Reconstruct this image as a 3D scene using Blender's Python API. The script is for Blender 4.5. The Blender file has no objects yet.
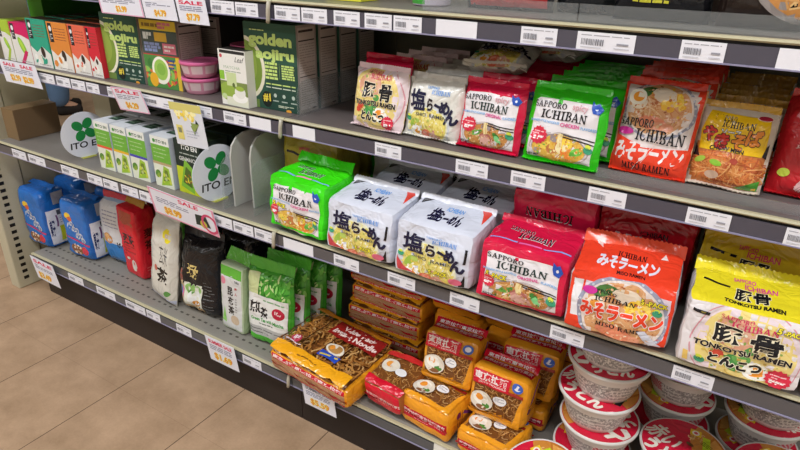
import bpy, bmesh, math, random
from mathutils import Vector, Matrix, noise
S = bpy.context.scene
COL = S.collection
PI = math.pi
# ---------------------------------------------------------------- colours / materials
def lin(h):
    h = h.lstrip('#')
    out = []
    for i in (0, 2, 4):
        c = int(h[i:i+2], 16) / 255
        out.append(c / 12.92 if c <= .04045 else ((c + .055) / 1.055) ** 2.4)
    return (*out, 1)
MATS = {}
# rough, specular, bump strength, bump scale, colour variation
KIND = {'film': (.17, .5, .3, 40, .06), 'card': (.5, .35, .03, 300, .04), 'foil': (.3, .6, .3, 45, .08),
        'paper': (.6, .3, .02, 200, .03), 'paint': (.45, .4, .04, 160, .06), 'plastic': (.35, .45, .02, 120, .04),
        'cloth': (.9, .2, .3, 220, .25), 'skin': (.6, .3, .05, 120, .06), 'wall': (.8, .2, .05, 60, .06),
        'black': (.5, .3, .05, 80, .1)}
def pm(hexc, kind='film', emit=0):
    k = (hexc, kind, emit)
    if k in MATS: return MATS[k]
    ro, sp, bs, bsc, var = KIND[kind]
    m = bpy.data.materials.new(kind + '_' + hexc.strip('#')); m.use_nodes = True
    nt = m.node_tree; b = nt.nodes['Principled BSDF']
    tc = nt.nodes.new('ShaderNodeTexCoord')
    nz = nt.nodes.new('ShaderNodeTexNoise'); nz.inputs['Scale'].default_value = bsc; nz.inputs['Detail'].default_value = 3
    nt.links.new(tc.outputs['Object'], nz.inputs['Vector'])
    c = lin(hexc)
    mx = nt.nodes.new('ShaderNodeMix'); mx.data_type = 'RGBA'
    mx.inputs[6].default_value = tuple(min(1, v * (1 - var)) for v in c[:3]) + (1,)
    mx.inputs[7].default_value = tuple(min(1, v * (1 + var)) for v in c[:3]) + (1,)
    nt.links.new(nz.outputs['Fac'], mx.inputs[0]); nt.links.new(mx.outputs[2], b.inputs['Base Color'])
    b.inputs['Roughness'].default_value = ro; b.inputs['Specular IOR Level'].default_value = sp
    bp = nt.nodes.new('ShaderNodeBump'); bp.inputs['Strength'].default_value = bs; bp.inputs['Distance'].default_value = .004
    if kind == 'film':
        n2 = nt.nodes.new('ShaderNodeTexNoise'); n2.inputs['Scale'].default_value = 17; n2.inputs['Detail'].default_value = 2; n2.inputs['Distortion'].default_value = 1.2
        nt.links.new(tc.outputs['Object'], n2.inputs['Vector'])
        def mth(op, a_, v):
            q = nt.nodes.new('ShaderNodeMath'); q.operation = op; q.inputs[1].default_value = v; nt.links.new(a_, q.inputs[0]); return q.outputs[0]
        cr = mth('MULTIPLY_ADD', n2.outputs['Fac'], 2.0); cr.node.inputs[2].default_value = -1
        cr = mth('ABSOLUTE', cr, 0); cr = mth('MULTIPLY', cr, 5); cr = mth('MINIMUM', cr, 1.)
        ad = nt.nodes.new('ShaderNodeMath'); ad.operation = 'ADD'; nt.links.new(cr, ad.inputs[0]); nt.links.new(mth('MULTIPLY', nz.outputs['Fac'], .6), ad.inputs[1])
        nt.links.new(ad.outputs[0], bp.inputs['Height'])
    else: nt.links.new(nz.outputs['Fac'], bp.inputs['Height'])
    nt.links.new(bp.outputs['Normal'], b.inputs['Normal'])
    if kind == 'foil': b.inputs['Metallic'].default_value = .6
    if emit:
        b.inputs['Emission Color'].default_value = c; b.inputs['Emission Strength'].default_value = emit
    MATS[k] = m
    return m
def clear_mat():
    if 'clear' in MATS: return MATS['clear']
    m = bpy.data.materials.new('clear_acrylic'); m.use_nodes = True
    nt = m.node_tree; nt.nodes.remove(nt.nodes['Principled BSDF'])
    out = nt.nodes['Material Output']
    tr = nt.nodes.new('ShaderNodeBsdfTransparent'); tr.inputs[0].default_value = (.93, .95, .95, 1)
    gl = nt.nodes.new('ShaderNodeBsdfGlossy'); gl.inputs['Roughness'].default_value = .12
    df = nt.nodes.new('ShaderNodeBsdfDiffuse'); df.inputs[0].default_value = (.75, .78, .8, 1)
    lw = nt.nodes.new('ShaderNodeLayerWeight'); pw_ = nt.nodes.new('ShaderNodeMath'); pw_.operation = 'POWER'; pw_.inputs[1].default_value = 4
    fr = nt.nodes.new('ShaderNodeMath'); fr.operation = 'MULTIPLY_ADD'; fr.inputs[1].default_value = .7; fr.inputs[2].default_value = .035
    nt.links.new(lw.outputs['Facing'], pw_.inputs[0]); nt.links.new(pw_.outputs[0], fr.inputs[0])
    nz = nt.nodes.new('ShaderNodeTexNoise'); nz.inputs['Scale'].default_value = 30
    ml = nt.nodes.new('ShaderNodeMath'); ml.operation = 'MULTIPLY'; ml.inputs[1].default_value = .16
    nt.links.new(nz.outputs['Fac'], ml.inputs[0])
    m0 = nt.nodes.new('ShaderNodeMixShader'); m1 = nt.nodes.new('ShaderNodeMixShader')
    nt.links.new(ml.outputs[0], m0.inputs[0]); nt.links.new(tr.outputs[0], m0.inputs[1]); nt.links.new(df.outputs[0], m0.inputs[2])
    nt.links.new(fr.outputs[0], m1.inputs[0]); nt.links.new(m0.outputs[0], m1.inputs[1]); nt.links.new(gl.outputs[0], m1.inputs[2])
    nt.links.new(m1.outputs[0], out.inputs[0])
    MATS['clear'] = m
    return m
# ---------------------------------------------------------------- objects
def tag(o, label, cat, group=None):
    o['label'] = label; o['category'] = cat
    if group: o['group'] = group
    return o
def struct(o): o['kind'] = 'structure'; return o
def thing(name, label, cat, loc=(0, 0, 0), rot=(0, 0, 0), group=None):
    o = bpy.data.objects.new(name, None); COL.objects.link(o); o.empty_display_size = .02
    o.location = loc; o.rotation_euler = rot
    return tag(o, label, cat, group)
def link(name, me, parent=None):
    o = bpy.data.objects.new(name, me); COL.objects.link(o)
    if parent: o.parent = parent
    return o
def dup(root, loc, rot, label, group=None, skip=()):
    r = root.copy(); COL.objects.link(r); r.location = loc; r.rotation_euler = rot; r['label'] = label
    if group: r['group'] = group
    for ch in list(root.children):
        c = ch.copy(); COL.objects.link(c); c.parent = r
        for g in ch.children:
            d = g.copy(); COL.objects.link(d); d.parent = c
    return r
class MB:
    """collects faces with materials -> one mesh"""
    def __init__(s): s.v = []; s.f = []; s.mi = []; s.m = []; s.sm = []
    def mat(s, m):
        if m not in s.m: s.m.append(m)
        return s.m.index(m)
    def add(s, vs, fs, m, smooth=False):
        b = len(s.v); s.v += [tuple(v) for v in vs]; i = s.mat(m)
        for f in fs: s.f.append(tuple(b + k for k in f)); s.mi.append(i); s.sm.append(smooth)
    def box(s, x0, y0, z0, x1, y1, z1, m):
        s.add([(x0,y0,z0),(x1,y0,z0),(x1,y1,z0),(x0,y1,z0),(x0,y0,z1),(x1,y0,z1),(x1,y1,z1),(x0,y1,z1)],
              [(0,3,2,1),(4,5,6,7),(0,1,5,4),(1,2,6,5),(2,3,7,6),(3,0,4,7)], m)
    def quad(s, a, b, c, d, m): s.add([a, b, c, d], [(0, 1, 2, 3)], m)
    def prism(s, prof, x0, x1, m, smooth=False):
        """profile of (y,z) swept along x"""
        n = len(prof)
        s.add([(x0, y, z) for y, z in prof] + [(x1, y, z) for y, z in prof],
              [(i, (i+1) % n, n + (i+1) % n, n + i) for i in range(n)] + [tuple(range(n))[::-1], tuple(range(n, 2*n))], m, smooth)
    def tube(s, pts, r, m, n=8):
        vs = []; fs = []
        for i, p in enumerate(pts):
            p = Vector(p); a = Vector(pts[max(0, i-1)]); c = Vector(pts[min(len(pts)-1, i+1)])
            d = (c - a).normalized(); u = d.orthogonal().normalized(); w = d.cross(u)
            for k in range(n): vs.append(p + r * (math.cos(2*PI*k/n) * u + math.sin(2*PI*k/n) * w))
        for i in range(len(pts)-1):
            for k in range(n): fs.append((i*n+k, i*n+(k+1) % n, (i+1)*n+(k+1) % n, (i+1)*n+k))
        fs += [tuple(range(n))[::-1], tuple(range((len(pts)-1)*n, len(pts)*n))]
        s.add(vs, fs, m, True)
    def lathe(s, prof, m, n=48, cell=None, close=True):
        """profile (r,z), optional cell(ring, seg)->material"""
        vs = []
        for r, z in prof:
            for k in range(n): vs.append((r*math.cos(2*PI*k/n), r*math.sin(2*PI*k/n), z))
        b = len(s.v); s.v += vs
        for i in range(len(prof)-1):
            for k in range(n):
                s.f.append((b+i*n+k, b+i*n+(k+1) % n, b+(i+1)*n+(k+1) % n, b+(i+1)*n+k))
                s.mi.append(s.mat(cell(i, k) if cell else m)); s.sm.append(True)
        if close:
            s.f.append(tuple(b + k for k in range(n))[::-1]); s.mi.append(s.mat(m)); s.sm.append(False)
            s.f.append(tuple(b + (len(prof)-1)*n + k for k in range(n))); s.mi.append(s.mat(m)); s.sm.append(False)
    def mesh(s, name='mesh'):
        me = bpy.data.meshes.new(name); me.from_pydata(s.v, [], s.f)
        for m in s.m: me.materials.append(m)
        me.polygons.foreach_set('material_index', s.mi); me.polygons.foreach_set('use_smooth', s.sm)
        me.update(); return me
    def obj(s, name, parent=None, bevel=0):
        o = link(name, s.mesh(name), parent)
        if bevel:
            md = o.modifiers.new('bevel', 'BEVEL'); md.width = bevel; md.segments = 2; md.limit_method = 'ANGLE'
        return o
# ---------------------------------------------------------------- lettering
TXT = {}
def text_shape(s, bold=0.):
    k = (s, bold)
    if k in TXT: return TXT[k]
    cu = bpy.data.curves.new('t', 'FONT'); cu.body = s; cu.offset = bold; cu.resolution_u = 3; cu.dimensions = '2D'; cu.fill_mode = 'FRONT'
    ob = bpy.data.objects.new('t', cu)
    me = bpy.data.meshes.new_from_object(ob)
    vs = [(v.co.x, v.co.y) for v in me.vertices]; fs = [tuple(p.vertices) for p in me.polygons]
    bpy.data.objects.remove(ob); bpy.data.curves.remove(cu); bpy.data.meshes.remove(me)
    if not vs: vs = [(0, 0), (1, 0), (1, 1)]; fs = []
    x0 = min(v[0] for v in vs); x1 = max(v[0] for v in vs); y0 = min(v[1] for v in vs); y1 = max(v[1] for v in vs)
    w = x1 - x0; h = max(y1 - y0, 1e-6)
    TXT[k] = ([((x-x0-w/2), (y-y0-h/2)) for x, y in vs], fs, w, h)
    return TXT[k]
SERIF = {  # hand drawn roman capitals, thick stems with bracket serifs, unit height
 'I': (.42, [('r', .13, 0, .29, 1), ('r', 0, 0, .42, .07), ('r', 0, .93, .42, 1)]),
 'H': (.86, [('r', .1, 0, .26, 1), ('r', .6, 0, .76, 1), ('r', .2, .46, .65, .53), ('r', 0, 0, .36, .07), ('r', 0, .93, .36, 1), ('r', .5, 0, .86, .07), ('r', .5, .93, .86, 1)]),
 'C': (.78, [('a', .42, .5, .42, .5, .5, 1.78, .17, .07), ('r', .7, .68, .76, .98)]),
 'B': (.72, [('r', .1, 0, .26, 1), ('r', 0, 0, .4, .06), ('r', 0, .94, .4, 1), ('a', .36, .74, .3, .26, -.5, .5, .15, .06), ('a', .36, .26, .36, .27, -.5, .5, .16, .06)]),
 'A': (.86, [('p', [(.36, 1), (.5, 1), (.8, .03), (.62, .03)]), ('p', [(.4, 1), (.43, .9), (.14, .03), (.07, .03)]), ('r', .24, .3, .62, .37), ('r', 0, 0, .26, .06), ('r', .52, 0, .88, .06)]),
 'N': (.88, [('r', .12, 0, .18, 1), ('r', .68, 0, .75, 1), ('p', [(.06, 1), (.26, 1), (.75, 0), (.66, 0)]), ('r', 0, 0, .3, .06), ('r', .56, .94, .88, 1)]),
 'S': (.6, [('a', .3, .74, .26, .26, .15, 1.5, .1, .07), ('a', .3, .26, .29, .26, -.85, .5, .13, .07), ('p', [(.06, .74), (.2, .62), (.55, .4), (.42, .3)])]),
 'P': (.64, [('r', .1, 0, .25, 1), ('r', 0, 0, .36, .06), ('r', 0, .94, .36, 1), ('a', .34, .73, .3, .27, -.5, .5, .14, .06)]),
 'O': (.82, [('a', .41, .5, .41, .5, 0, 2, .16, .06)]),
 'R': (.8, [('r', .1, 0, .25, 1), ('r', 0, 0, .36, .06), ('r', 0, .94, .36, 1), ('a', .34, .74, .29, .26, -.5, .5, .14, .06), ('p', [(.3, .5), (.46, .5), (.8, 0), (.6, 0)])]),
 'M': (1.0, [('r', .12, 0, .18, 1), ('r', .72, 0, .88, 1), ('p', [(.08, 1), (.26, 1), (.52, .1), (.46, .1)]), ('p', [(.46, .1), (.53, .1), (.8, 1), (.72, 1)]), ('r', 0, 0, .3, .06), ('r', .64, 0, .98, .06)]),
 'E': (.66, [('r', .1, 0, .26, 1), ('r', 0, 0, .6, .07), ('r', 0, .93, .58, 1), ('r', .2, .47, .46, .54), ('r', .54, 0, .6, .24), ('r', .52, .76, .58, 1)]),
 ' ': (.35, []), }
def serif_shape(s):
    k = ('serif', s)
    if k in TXT: return TXT[k]
    vs = []; fs = []; x = 0
    for ch in s:
        w, parts = SERIF[ch]
        for p in parts:
            b = len(vs)
            if p[0] == 'r':
                _, a, c, d, e = p; vs += [(x+a, c), (x+d, c), (x+d, e), (x+a, e)]; fs.append((b, b+1, b+2, b+3))
            elif p[0] == 'p':
                q = p[1]; vs += [(x+u, v) for u, v in q]; fs.append(tuple(range(b, b+len(q))))
            else:
                _, cx, cy, rx, ry, a0, a1, tv, th = p; n = 14
                for i in range(n+1):
                    a = PI * (a0 + (a1-a0)*i/n); ca, sa = math.cos(a), math.sin(a)
                    t = th + (tv-th)*abs(ca)
                    vs += [(x+cx+rx*ca, cy+ry*sa), (x+cx+(rx-t)*ca, cy+(ry-min(t, .09))*sa)]
                for i in range(n): fs.append((b+2*i, b+2*i+2, b+2*i+3, b+2*i+1))
        x += w + .1
    w = x - .1
    TXT[k] = ([(a - w/2, c - .5) for a, c in vs], fs, w, 1)
    return TXT[k]
# ---------------------------------------------------------------- printed artwork on a panel
class Art:
    def __init__(s, W, H, kind='film'): s.W = W; s.H = H; s.it = []; s.kind = kind; s.z = 0; s.inc = .6; s.mx = s.my = 0
    def raw(s, c, vs, fs): s.z += s.inc; s.it.append((c, vs, fs, s.z))
    def poly(s, c, pts): s.raw(c, [(u*s.W, v*s.H) for u, v in pts], [tuple(range(len(pts)))])
    def rect(s, c, u0, v0, u1, v1): s.poly(c, [(u0, v0), (u1, v0), (u1, v1), (u0, v1)])
    def ell(s, c, cu, cv, r, q=1., rot=0, n=28, a0=0, a1=2*PI):
        """r in panel widths, q = height ratio"""
        ca, sa = math.cos(rot), math.sin(rot); R = r*s.W; vs = []
        full = abs(a1-a0-2*PI) < 1e-6
        for i in range(n if full else n+1):
            a = a0 + (a1-a0)*i/n; x, y = R*math.cos(a), R*q*math.sin(a)
            vs.append((cu*s.W + x*ca - y*sa, cv*s.H + x*sa + y*ca))
        s.raw(c, vs, [tuple(range(len(vs)))])
    def ring(s, c, cu, cv, r, t, q=1., a0=0, a1=2*PI, n=36):
        vs = []; fs = []; R = r*s.W; R2 = (r-t)*s.W
        for i in range(n+1):
            a = a0 + (a1-a0)*i/n
            vs += [(cu*s.W+R*math.cos(a), cv*s.H+R*q*math.sin(a)), (cu*s.W+R2*math.cos(a), cv*s.H+R2*q*math.sin(a))]
        for i in range(n): fs.append((2*i, 2*i+2, 2*i+3, 2*i+1))
        s.raw(c, vs, fs)
    def star(s, c, cu, cv, r, n=14, dip=.84):
        vs = []
        for i in range(2*n):
            a = PI*i/n; k = r*s.W*(1 if i % 2 else dip)
            vs.append((cu*s.W + k*math.cos(a), cv*s.H + k*math.sin(a)))
        vs.append((cu*s.W, cv*s.H)); s.raw(c, vs, [(i, (i+1) % (2*n), 2*n) for i in range(2*n)])
    def line(s, c, u0, v0, u1, v1, w):
        a = Vector((u0*s.W, v0*s.H)); b = Vector((u1*s.W, v1*s.H)); d = (b-a).normalized(); n = Vector((-d.y, d.x))*w*s.W/2
        s.raw(c, [tuple(a-n), tuple(b-n), tuple(b+n), tuple(a+n)], [(0, 1, 2, 3)])
    def curve(s, c, pts, w):
        P = [Vector((u*s.W, v*s.H)) for u, v in pts]; vs = []; fs = []
        for i, p in enumerate(P):
            d = (P[min(i+1, len(P)-1)] - P[max(i-1, 0)]); d = d.normalized() if d.length else Vector((1, 0))
            n = Vector((-d.y, d.x))*w*s.W/2; vs += [tuple(p-n), tuple(p+n)]
        for i in range(len(P)-1): fs.append((2*i, 2*i+2, 2*i+3, 2*i+1))
        s.raw(c, vs, fs)
    def text(s, c, t, cu, cv, w=None, h=None, bold=0., rot=0, shear=0, out=None, ob=.05, serif=False):
        kan = any(0x4e00 <= ord(q) < 0xa000 for q in t); cjk = any(ord(q) > 0x2e00 for q in t); bold = min(bold, .032) if kan else max(bold, .03) if serif else bold; ob = min(ob, .04) if kan else ob; lim = .018 if cjk else .03
        vs, fs, tw, th = serif_shape(t) if serif else text_shape(t, min(bold, lim))
        sx = w*s.W/tw if w else None; sy = h*s.H/th if h else None
        sx = sx or sy; sy = sy or sx
        ca, sa = math.cos(rot), math.sin(rot)
        def mp(vv, dx=0, dy=0): return [(cu*s.W + ((x+dx)*sx+(y+dy)*sy*shear)*ca - (y+dy)*sy*sa, cv*s.H + ((x+dx)*sx+(y+dy)*sy*shear)*sa + (y+dy)*sy*ca) for x, y in vv]
        def lay(col, r, m):
            s.raw(col, mp(vs), list(fs)); s.inc = .04
            if r > .004:
                for i in range(m): s.raw(col, mp(vs, r*math.cos(2*PI*i/m+.4), r*math.sin(2*PI*i/m+.4)), list(fs))
            s.inc = .6
        if out: lay(out, max(0, bold-lim) + ob, 10)
        lay(c, .02 if serif else max(0, bold-lim), 5)
    def lines(s, c, u0, v0, u1, v1, n, w=.012, rnd=None):
        """blocks of fine print"""
        s.inc = .05
        rnd = rnd or random.Random(n)
        for i in range(n):
            v = v0 + (v1-v0)*(i+.5)/n; u = u0
            while u < u1 - .01:
                e = min(u1, u + (u1-u0)*rnd.uniform(.12, .4)); s.rect(c, u, v-w/2, e, v+w/2); u = e + (u1-u0)*.04
                if rnd.random() < .12: break
        s.inc = .6
    def blobs(s, cols, cu, cv, ru, q, n, r0, r1, rnd):
        s.inc = .05
        for i in range(n):
            a = rnd.uniform(0, 2*PI); d = math.sqrt(rnd.random())
            s.ell(rnd.choice(cols), cu + ru*d*math.cos(a), cv + ru*q*d*math.sin(a)*s.W/s.H, rnd.uniform(r0, r1), rnd.uniform(.5, 1), rnd.uniform(0, PI), 9)
        s.inc = .6
    def noodles(s, cols, cu, cv, ru, q, n, w, rnd):
        s.inc = .05
        k = s.W/s.H
        for i in range(n):
            a = rnd.uniform(0, 2*PI); d = math.sqrt(rnd.random())*.8
            x, y = ru*d*math.cos(a), ru*q*d*math.sin(a); th = rnd.uniform(0, 2*PI); tu = rnd.uniform(-.9, .9); pts = []
            for j in range(7):
                if (x/ru)**2 + (y/(ru*q))**2 > 1: break
                pts.append((cu+x, cv+y*k)); x += ru*.12*math.cos(th); y += ru*.12*math.sin(th); th += tu*.6
            if len(pts) > 2: s.curve(rnd.choice(cols), pts, w)
        s.inc = .6
GRIDCACHE = {}
def paint(mb, art, P, nu, nv, W, H, planar=False, lift=.0003, circle=None, step=.00008):
    """lays an Art on the grid P[j][i] of surface points"""
    Nn = [[None]*(nu+1) for _ in range(nv+1)]
    for j in range(nv+1):
        for i in range(nu+1):
            du = P[j][min(i+1, nu)] - P[j][max(i-1, 0)]; dv = P[min(j+1, nv)][i] - P[max(j-1, 0)][i]
            n = du.cross(dv); Nn[j][i] = n.normalized() if n.length > 1e-12 else Vector((0, -1, 0))
    bm = bmesh.new(); cols = []
    for c, vs, fs, k in art.it:
        if c not in cols: cols.append(c)
        ci = cols.index(c); bv = [bm.verts.new((W*art.mx+x*(1-2*art.mx), H*art.my+y*(1-2*art.my), k)) for x, y in vs]
        for f in fs:
            try:
                q = bm.faces.new([bv[i] for i in f]); q.material_index = ci
            except ValueError: pass
    def cut(co, no, clear=False):
        bmesh.ops.bisect_plane(bm, geom=bm.verts[:]+bm.edges[:]+bm.faces[:], dist=1e-7, plane_co=co, plane_no=no, clear_outer=clear)
    for co, no in (((0, 0, 0), (-1, 0, 0)), ((W, 0, 0), (1, 0, 0)), ((0, 0, 0), (0, -1, 0)), ((0, H, 0), (0, 1, 0))): cut(co, no, True)
    if circle:
        for i in range(40):
            a = 2*PI*i/40; d = Vector((math.cos(a), math.sin(a), 0)); cut(Vector((W/2, H/2, 0)) + d*circle, d, True)
    if not planar:
        for i in range(1, nu): cut((W*i/nu, 0, 0), (1, 0, 0))
        for j in range(1, nv): cut((0, H*j/nv, 0), (0, 1, 0))
    vs = []
    for v in bm.verts:
        fu = min(max(v.co.x/W*nu, 0), nu-1e-6); fv = min(max(v.co.y/H*nv, 0), nv-1e-6); i, j = int(fu), int(fv); a, b = fu-i, fv-j
        p = (P[j][i]*(1-a)+P[j][i+1]*a)*(1-b) + (P[j+1][i]*(1-a)+P[j+1][i+1]*a)*b
        n = (Nn[j][i]*(1-a)+Nn[j][i+1]*a)*(1-b) + (Nn[j+1][i]*(1-a)+Nn[j+1][i+1]*a)*b
        vs.append(p + n*(lift + step*v.co.z))
    bm.verts.index_update()
    by = {}
    for f in bm.faces: by.setdefault(f.material_index, []).append(tuple(v.index for v in f.verts))
    for ci, fs in by.items():
        used = sorted({i for f in fs for i in f}); mp = {u: k for k, u in enumerate(used)}
        mb.add([vs[u] for u in used], [tuple(mp[i] for i in f) for f in fs], pm(cols[ci], art.kind), True)
    bm.free()
def panel_frames(W, H, D):
    h = W/2; d = D/2; X = Vector
    return {'front': (X((-h, -d, 0)), X((1, 0, 0)), X((0, 0, 1)), W, H), 'back': (X((h, d, 0)), X((-1, 0, 0)), X((0, 0, 1)), W, H),
            'left': (X((-h, d, 0)), X((0, -1, 0)), X((0, 0, 1)), D, H), 'right': (X((h, -d, 0)), X((0, 1, 0)), X((0, 0, 1)), D, H),
            'top': (X((-h, -d, H)), X((1, 0, 0)), X((0, 1, 0)), W, D), 'bottom': (X((-h, d, 0)), X((1, 0, 0)), X((0, -1, 0)), W, D)}
def wrapped(W, H, D, shape, base, arts=None, cols=None, kind='film', cell=.012):
    """closed body with printed panels; origin at the middle of its bottom"""
    arts = arts or {}; cols = cols or {}; mb = MB(); fr = panel_frames(W, H, D); allP = {}
    for nm, (O, U, V, a, b) in fr.items():
        nu = max(2, min(16, round(a/cell))); nv = max(2, min(16, round(b/cell)))
        if shape is None: nu = nv = 1
        P = [[(shape(O+U*(a*i/nu)+V*(b*j/nv)) if shape else O+U*(a*i/nu)+V*(b*j/nv)) for i in range(nu+1)] for j in range(nv+1)]
        mb.add([P[j][i] for j in range(nv+1) for i in range(nu+1)],
               [(j*(nu+1)+i, j*(nu+1)+i+1, (j+1)*(nu+1)+i+1, (j+1)*(nu+1)+i) for j in range(nv) for i in range(nu)],
               pm(cols.get(nm, base), kind), shape is not None)
        allP[nm] = (P, nu, nv, a, b)
    for nm, art in arts.items():
        if shape is not None and nm in ('front', 'top', 'bottom'): art.mx = .045 if nm == 'front' else .03; art.my = .025
        P, nu, nv, a, b = allP[nm]
        paint(mb, art, P, nu, nv, a, b, planar=shape is None)
    return mb
def crinkle(p, amp, seed):
    q = p*34 + Vector((seed*7.3, seed*3.1, seed)); r = p*85 + Vector((seed*1.3, seed, seed*5))
    return Vector((noise.noise(q)*.5, noise.noise(q+Vector((9, 2, 4))), noise.noise(q+Vector((3, 8, 1)))*.4))*amp + Vector((0, noise.noise(r), 0))*amp*.35
def sh_block(W, H, D, r=.018, amp=.003, seed=1, slope=0., bulge=.0):
    c = Vector((0, 0, H/2)); hf = Vector((W/2, D/2, H/2))
    def f(p):
        q = p - c
        for k in range(3):
            t = abs(q[k])/hf[k]
        inn = Vector([max(-hf[k]+r, min(hf[k]-r, q[k])) for k in range(3)]); d = q - inn
        if d.length > 1e-9: q = inn + d.normalized()*r
        fx = 1-(q.x/hf.x)**2; fz = 1-(q.z/hf.z)**2
        q.y *= 1 + bulge*fx*fz
        q.z += slope*(q.y/D + .5)*max(0, q.z/hf.z)
        o = q + c + crinkle(p, amp, seed)
        if o.z < 0: o.z = 0
        return o
    return f
def sh_pillow(W, H, D, px=5, pz=4, amp=.0025, seed=1, kx=.5, kz=.5):
    def f(p):
        fx = max(0, 1-abs(2*p.x/W)**px)**kx; fz = max(0, 1-abs(2*p.z/H-1)**pz)**kz
        e = 1-fz
        q = Vector((p.x, p.y*max(.03, fx*fz), p.z))
        q += crinkle(p, amp, seed)
        q.y += e*amp*1.6*noise.noise(Vector((p.x*70+seed*5, seed, p.z*8)))
        if q.z < 0: q.z = 0
        return q
    return f
def fin(W, h, col, seed=0, wave=.003, kind='film', lines=None, tilt=0., text=None, lcol='#ffffff'):
    """crimped seal strip, origin at the middle of its lower edge, lying in the xz plane"""
    mb = MB(); n = 44; vs = []; fs = []; m = pm(col, kind)
    def wy(x, t): return wave*noise.noise(Vector((x*22+seed*3.7, t, seed))) + t*tilt*h + .0009*math.sin(x*900)*t
    for side in (-1, 1):
        b = len(vs)
        for i in range(n+1):
            x = -W/2 + W*i/n
            for t in (0, .5, 1):
                z = h*t + (h*.1 if (i % 2 and t == 1) else 0) + wave*.5*noise.noise(Vector((x*15, seed, 3)))*t
                vs.append((x, wy(x, t) + side*.0005, z))
        for i in range(n):
            for t in range(2):
                q = (b+i*3+t, b+(i+1)*3+t, b+(i+1)*3+t+1, b+i*3+t+1); fs.append(q if side < 0 else q[::-1])
    mb.add(vs, fs, m, True)
    if text:
        a = Art(W, h, kind); a.text(lcol, text, .5, .5, w=.86, h=.55, bold=.02)
        P = [[Vector((-W/2+W*i/n, wy(-W/2+W*i/n, t)-.0006, h*t)) for i in range(n+1)] for t in (0, .5, 1)]
        paint(mb, a, P, n, 2, W, h, lift=.0003)
    return mb
# ================================================================ the room
HT, H2, H3, H4 = 1.0628, .8225, .5738, .1635          # top of each shelf's price rail
YT, Y2, Y3, Y4 = 0., .0127, -.0334, -.0196            # front of each rail
DK = .006                                             # deck surface above the rail top
LX, JX, RX = -2.085, -.885, .318                      # bay ends
floor_m = None
def make_floor():
    m = bpy.data.materials.new('vinyl_tile'); m.use_nodes = True; nt = m.node_tree; b = nt.nodes['Principled BSDF']
    tc = nt.nodes.new('ShaderNodeTexCoord'); sp = nt.nodes.new('ShaderNodeSeparateXYZ'); nt.links.new(tc.outputs['Object'], sp.inputs[0])
    def M(op, a, c=None):
        n = nt.nodes.new('ShaderNodeMath'); n.operation = op
        for k, v in enumerate((a, c)):
            if v is None: continue
            if isinstance(v, (int, float)): n.inputs[k].default_value = v
            else: nt.links.new(v, n.inputs[k])
        return n.outputs[0]
    T = .3048
    def seam(o, off, w):
        f = M('FRACT', M('DIVIDE', M('SUBTRACT', o, off), T)); d = M('ABSOLUTE', M('SUBTRACT', f, .5))
        return M('GREATER_THAN', d, .5 - w)
    sx = seam(sp.outputs[0], -1.7118 - 20*T, .0042); sy = seam(sp.outputs[1], -.184 - 40*T, .0022)
    n1 = nt.nodes.new('ShaderNodeTexNoise'); n1.inputs['Scale'].default_value = 9; n1.inputs['Detail'].default_value = 6; n1.inputs['Roughness'].default_value = .65
    n2 = nt.nodes.new('ShaderNodeTexNoise'); n2.inputs['Scale'].default_value = 160; n2.inputs['Detail'].default_value = 2
    for n in (n1, n2): nt.links.new(tc.outputs['Object'], n.inputs['Vector'])
    r = nt.nodes.new('ShaderNodeValToRGB'); r.color_ramp.elements[0].position = .3; r.color_ramp.elements[1].position = .72
    r.color_ramp.elements[0].color = lin('967b60'); r.color_ramp.elements[1].color = lin('ba9c7f')
    mixn = M('ADD', M('MULTIPLY', n1.outputs['Fac'], .8), M('MULTIPLY', n2.outputs['Fac'], .2)); nt.links.new(mixn, r.inputs[0])
    def mix(f, a, c):
        x = nt.nodes.new('ShaderNodeMix'); x.data_type = 'RGBA'; nt.links.new(f, x.inputs[0]); nt.links.new(a, x.inputs[6]); x.inputs[7].default_value = c
        return x.outputs[2]
    c1 = mix(sx, r.outputs[0], lin('4c3727')); c2 = mix(M('MULTIPLY', sy, .35), c1, lin('6b513c'))
    nt.links.new(c2, b.inputs['Base Color']); b.inputs['Roughness'].default_value = .42; b.inputs['Specular IOR Level'].default_value = .35
    return m
def plane(name, a, b, c, d, m):
    mb = MB(); mb.quad(a, b, c, d, m); return struct(mb.obj(name))
X0, X1, Yf, Yb, ZC = -7.2, 3.2, -4.2, 2.6, 2.9
plane('floor', (X0, Yf, 0), (X1, Yf, 0), (X1, Yb, 0), (X0, Yb, 0), make_floor())
plane('ceiling', (X0, Yb, ZC), (X1, Yb, ZC), (X1, Yf, ZC), (X0, Yf, ZC), pm('e6e6e2', 'wall'))
plane('wall_left', (X0, Yf, 0), (X0, Yb, 0), (X0, Yb, ZC), (X0, Yf, ZC), pm('a39c88', 'wall'))
plane('wall_back', (X0, Yb, 0), (X1, Yb, 0), (X1, Yb, ZC), (X0, Yb, ZC), pm('8d8674', 'wall'))
plane('wall_right', (X1, Yb, 0), (X1, Yf, 0), (X1, Yf, ZC), (X1, Yb, ZC), pm('cfcabd', 'wall'))
plane('wall_front', (X1, Yf, 0), (X0, Yf, 0), (X0, Yf, ZC), (X1, Yf, ZC), pm('d4d0c4', 'wall'))
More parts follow.
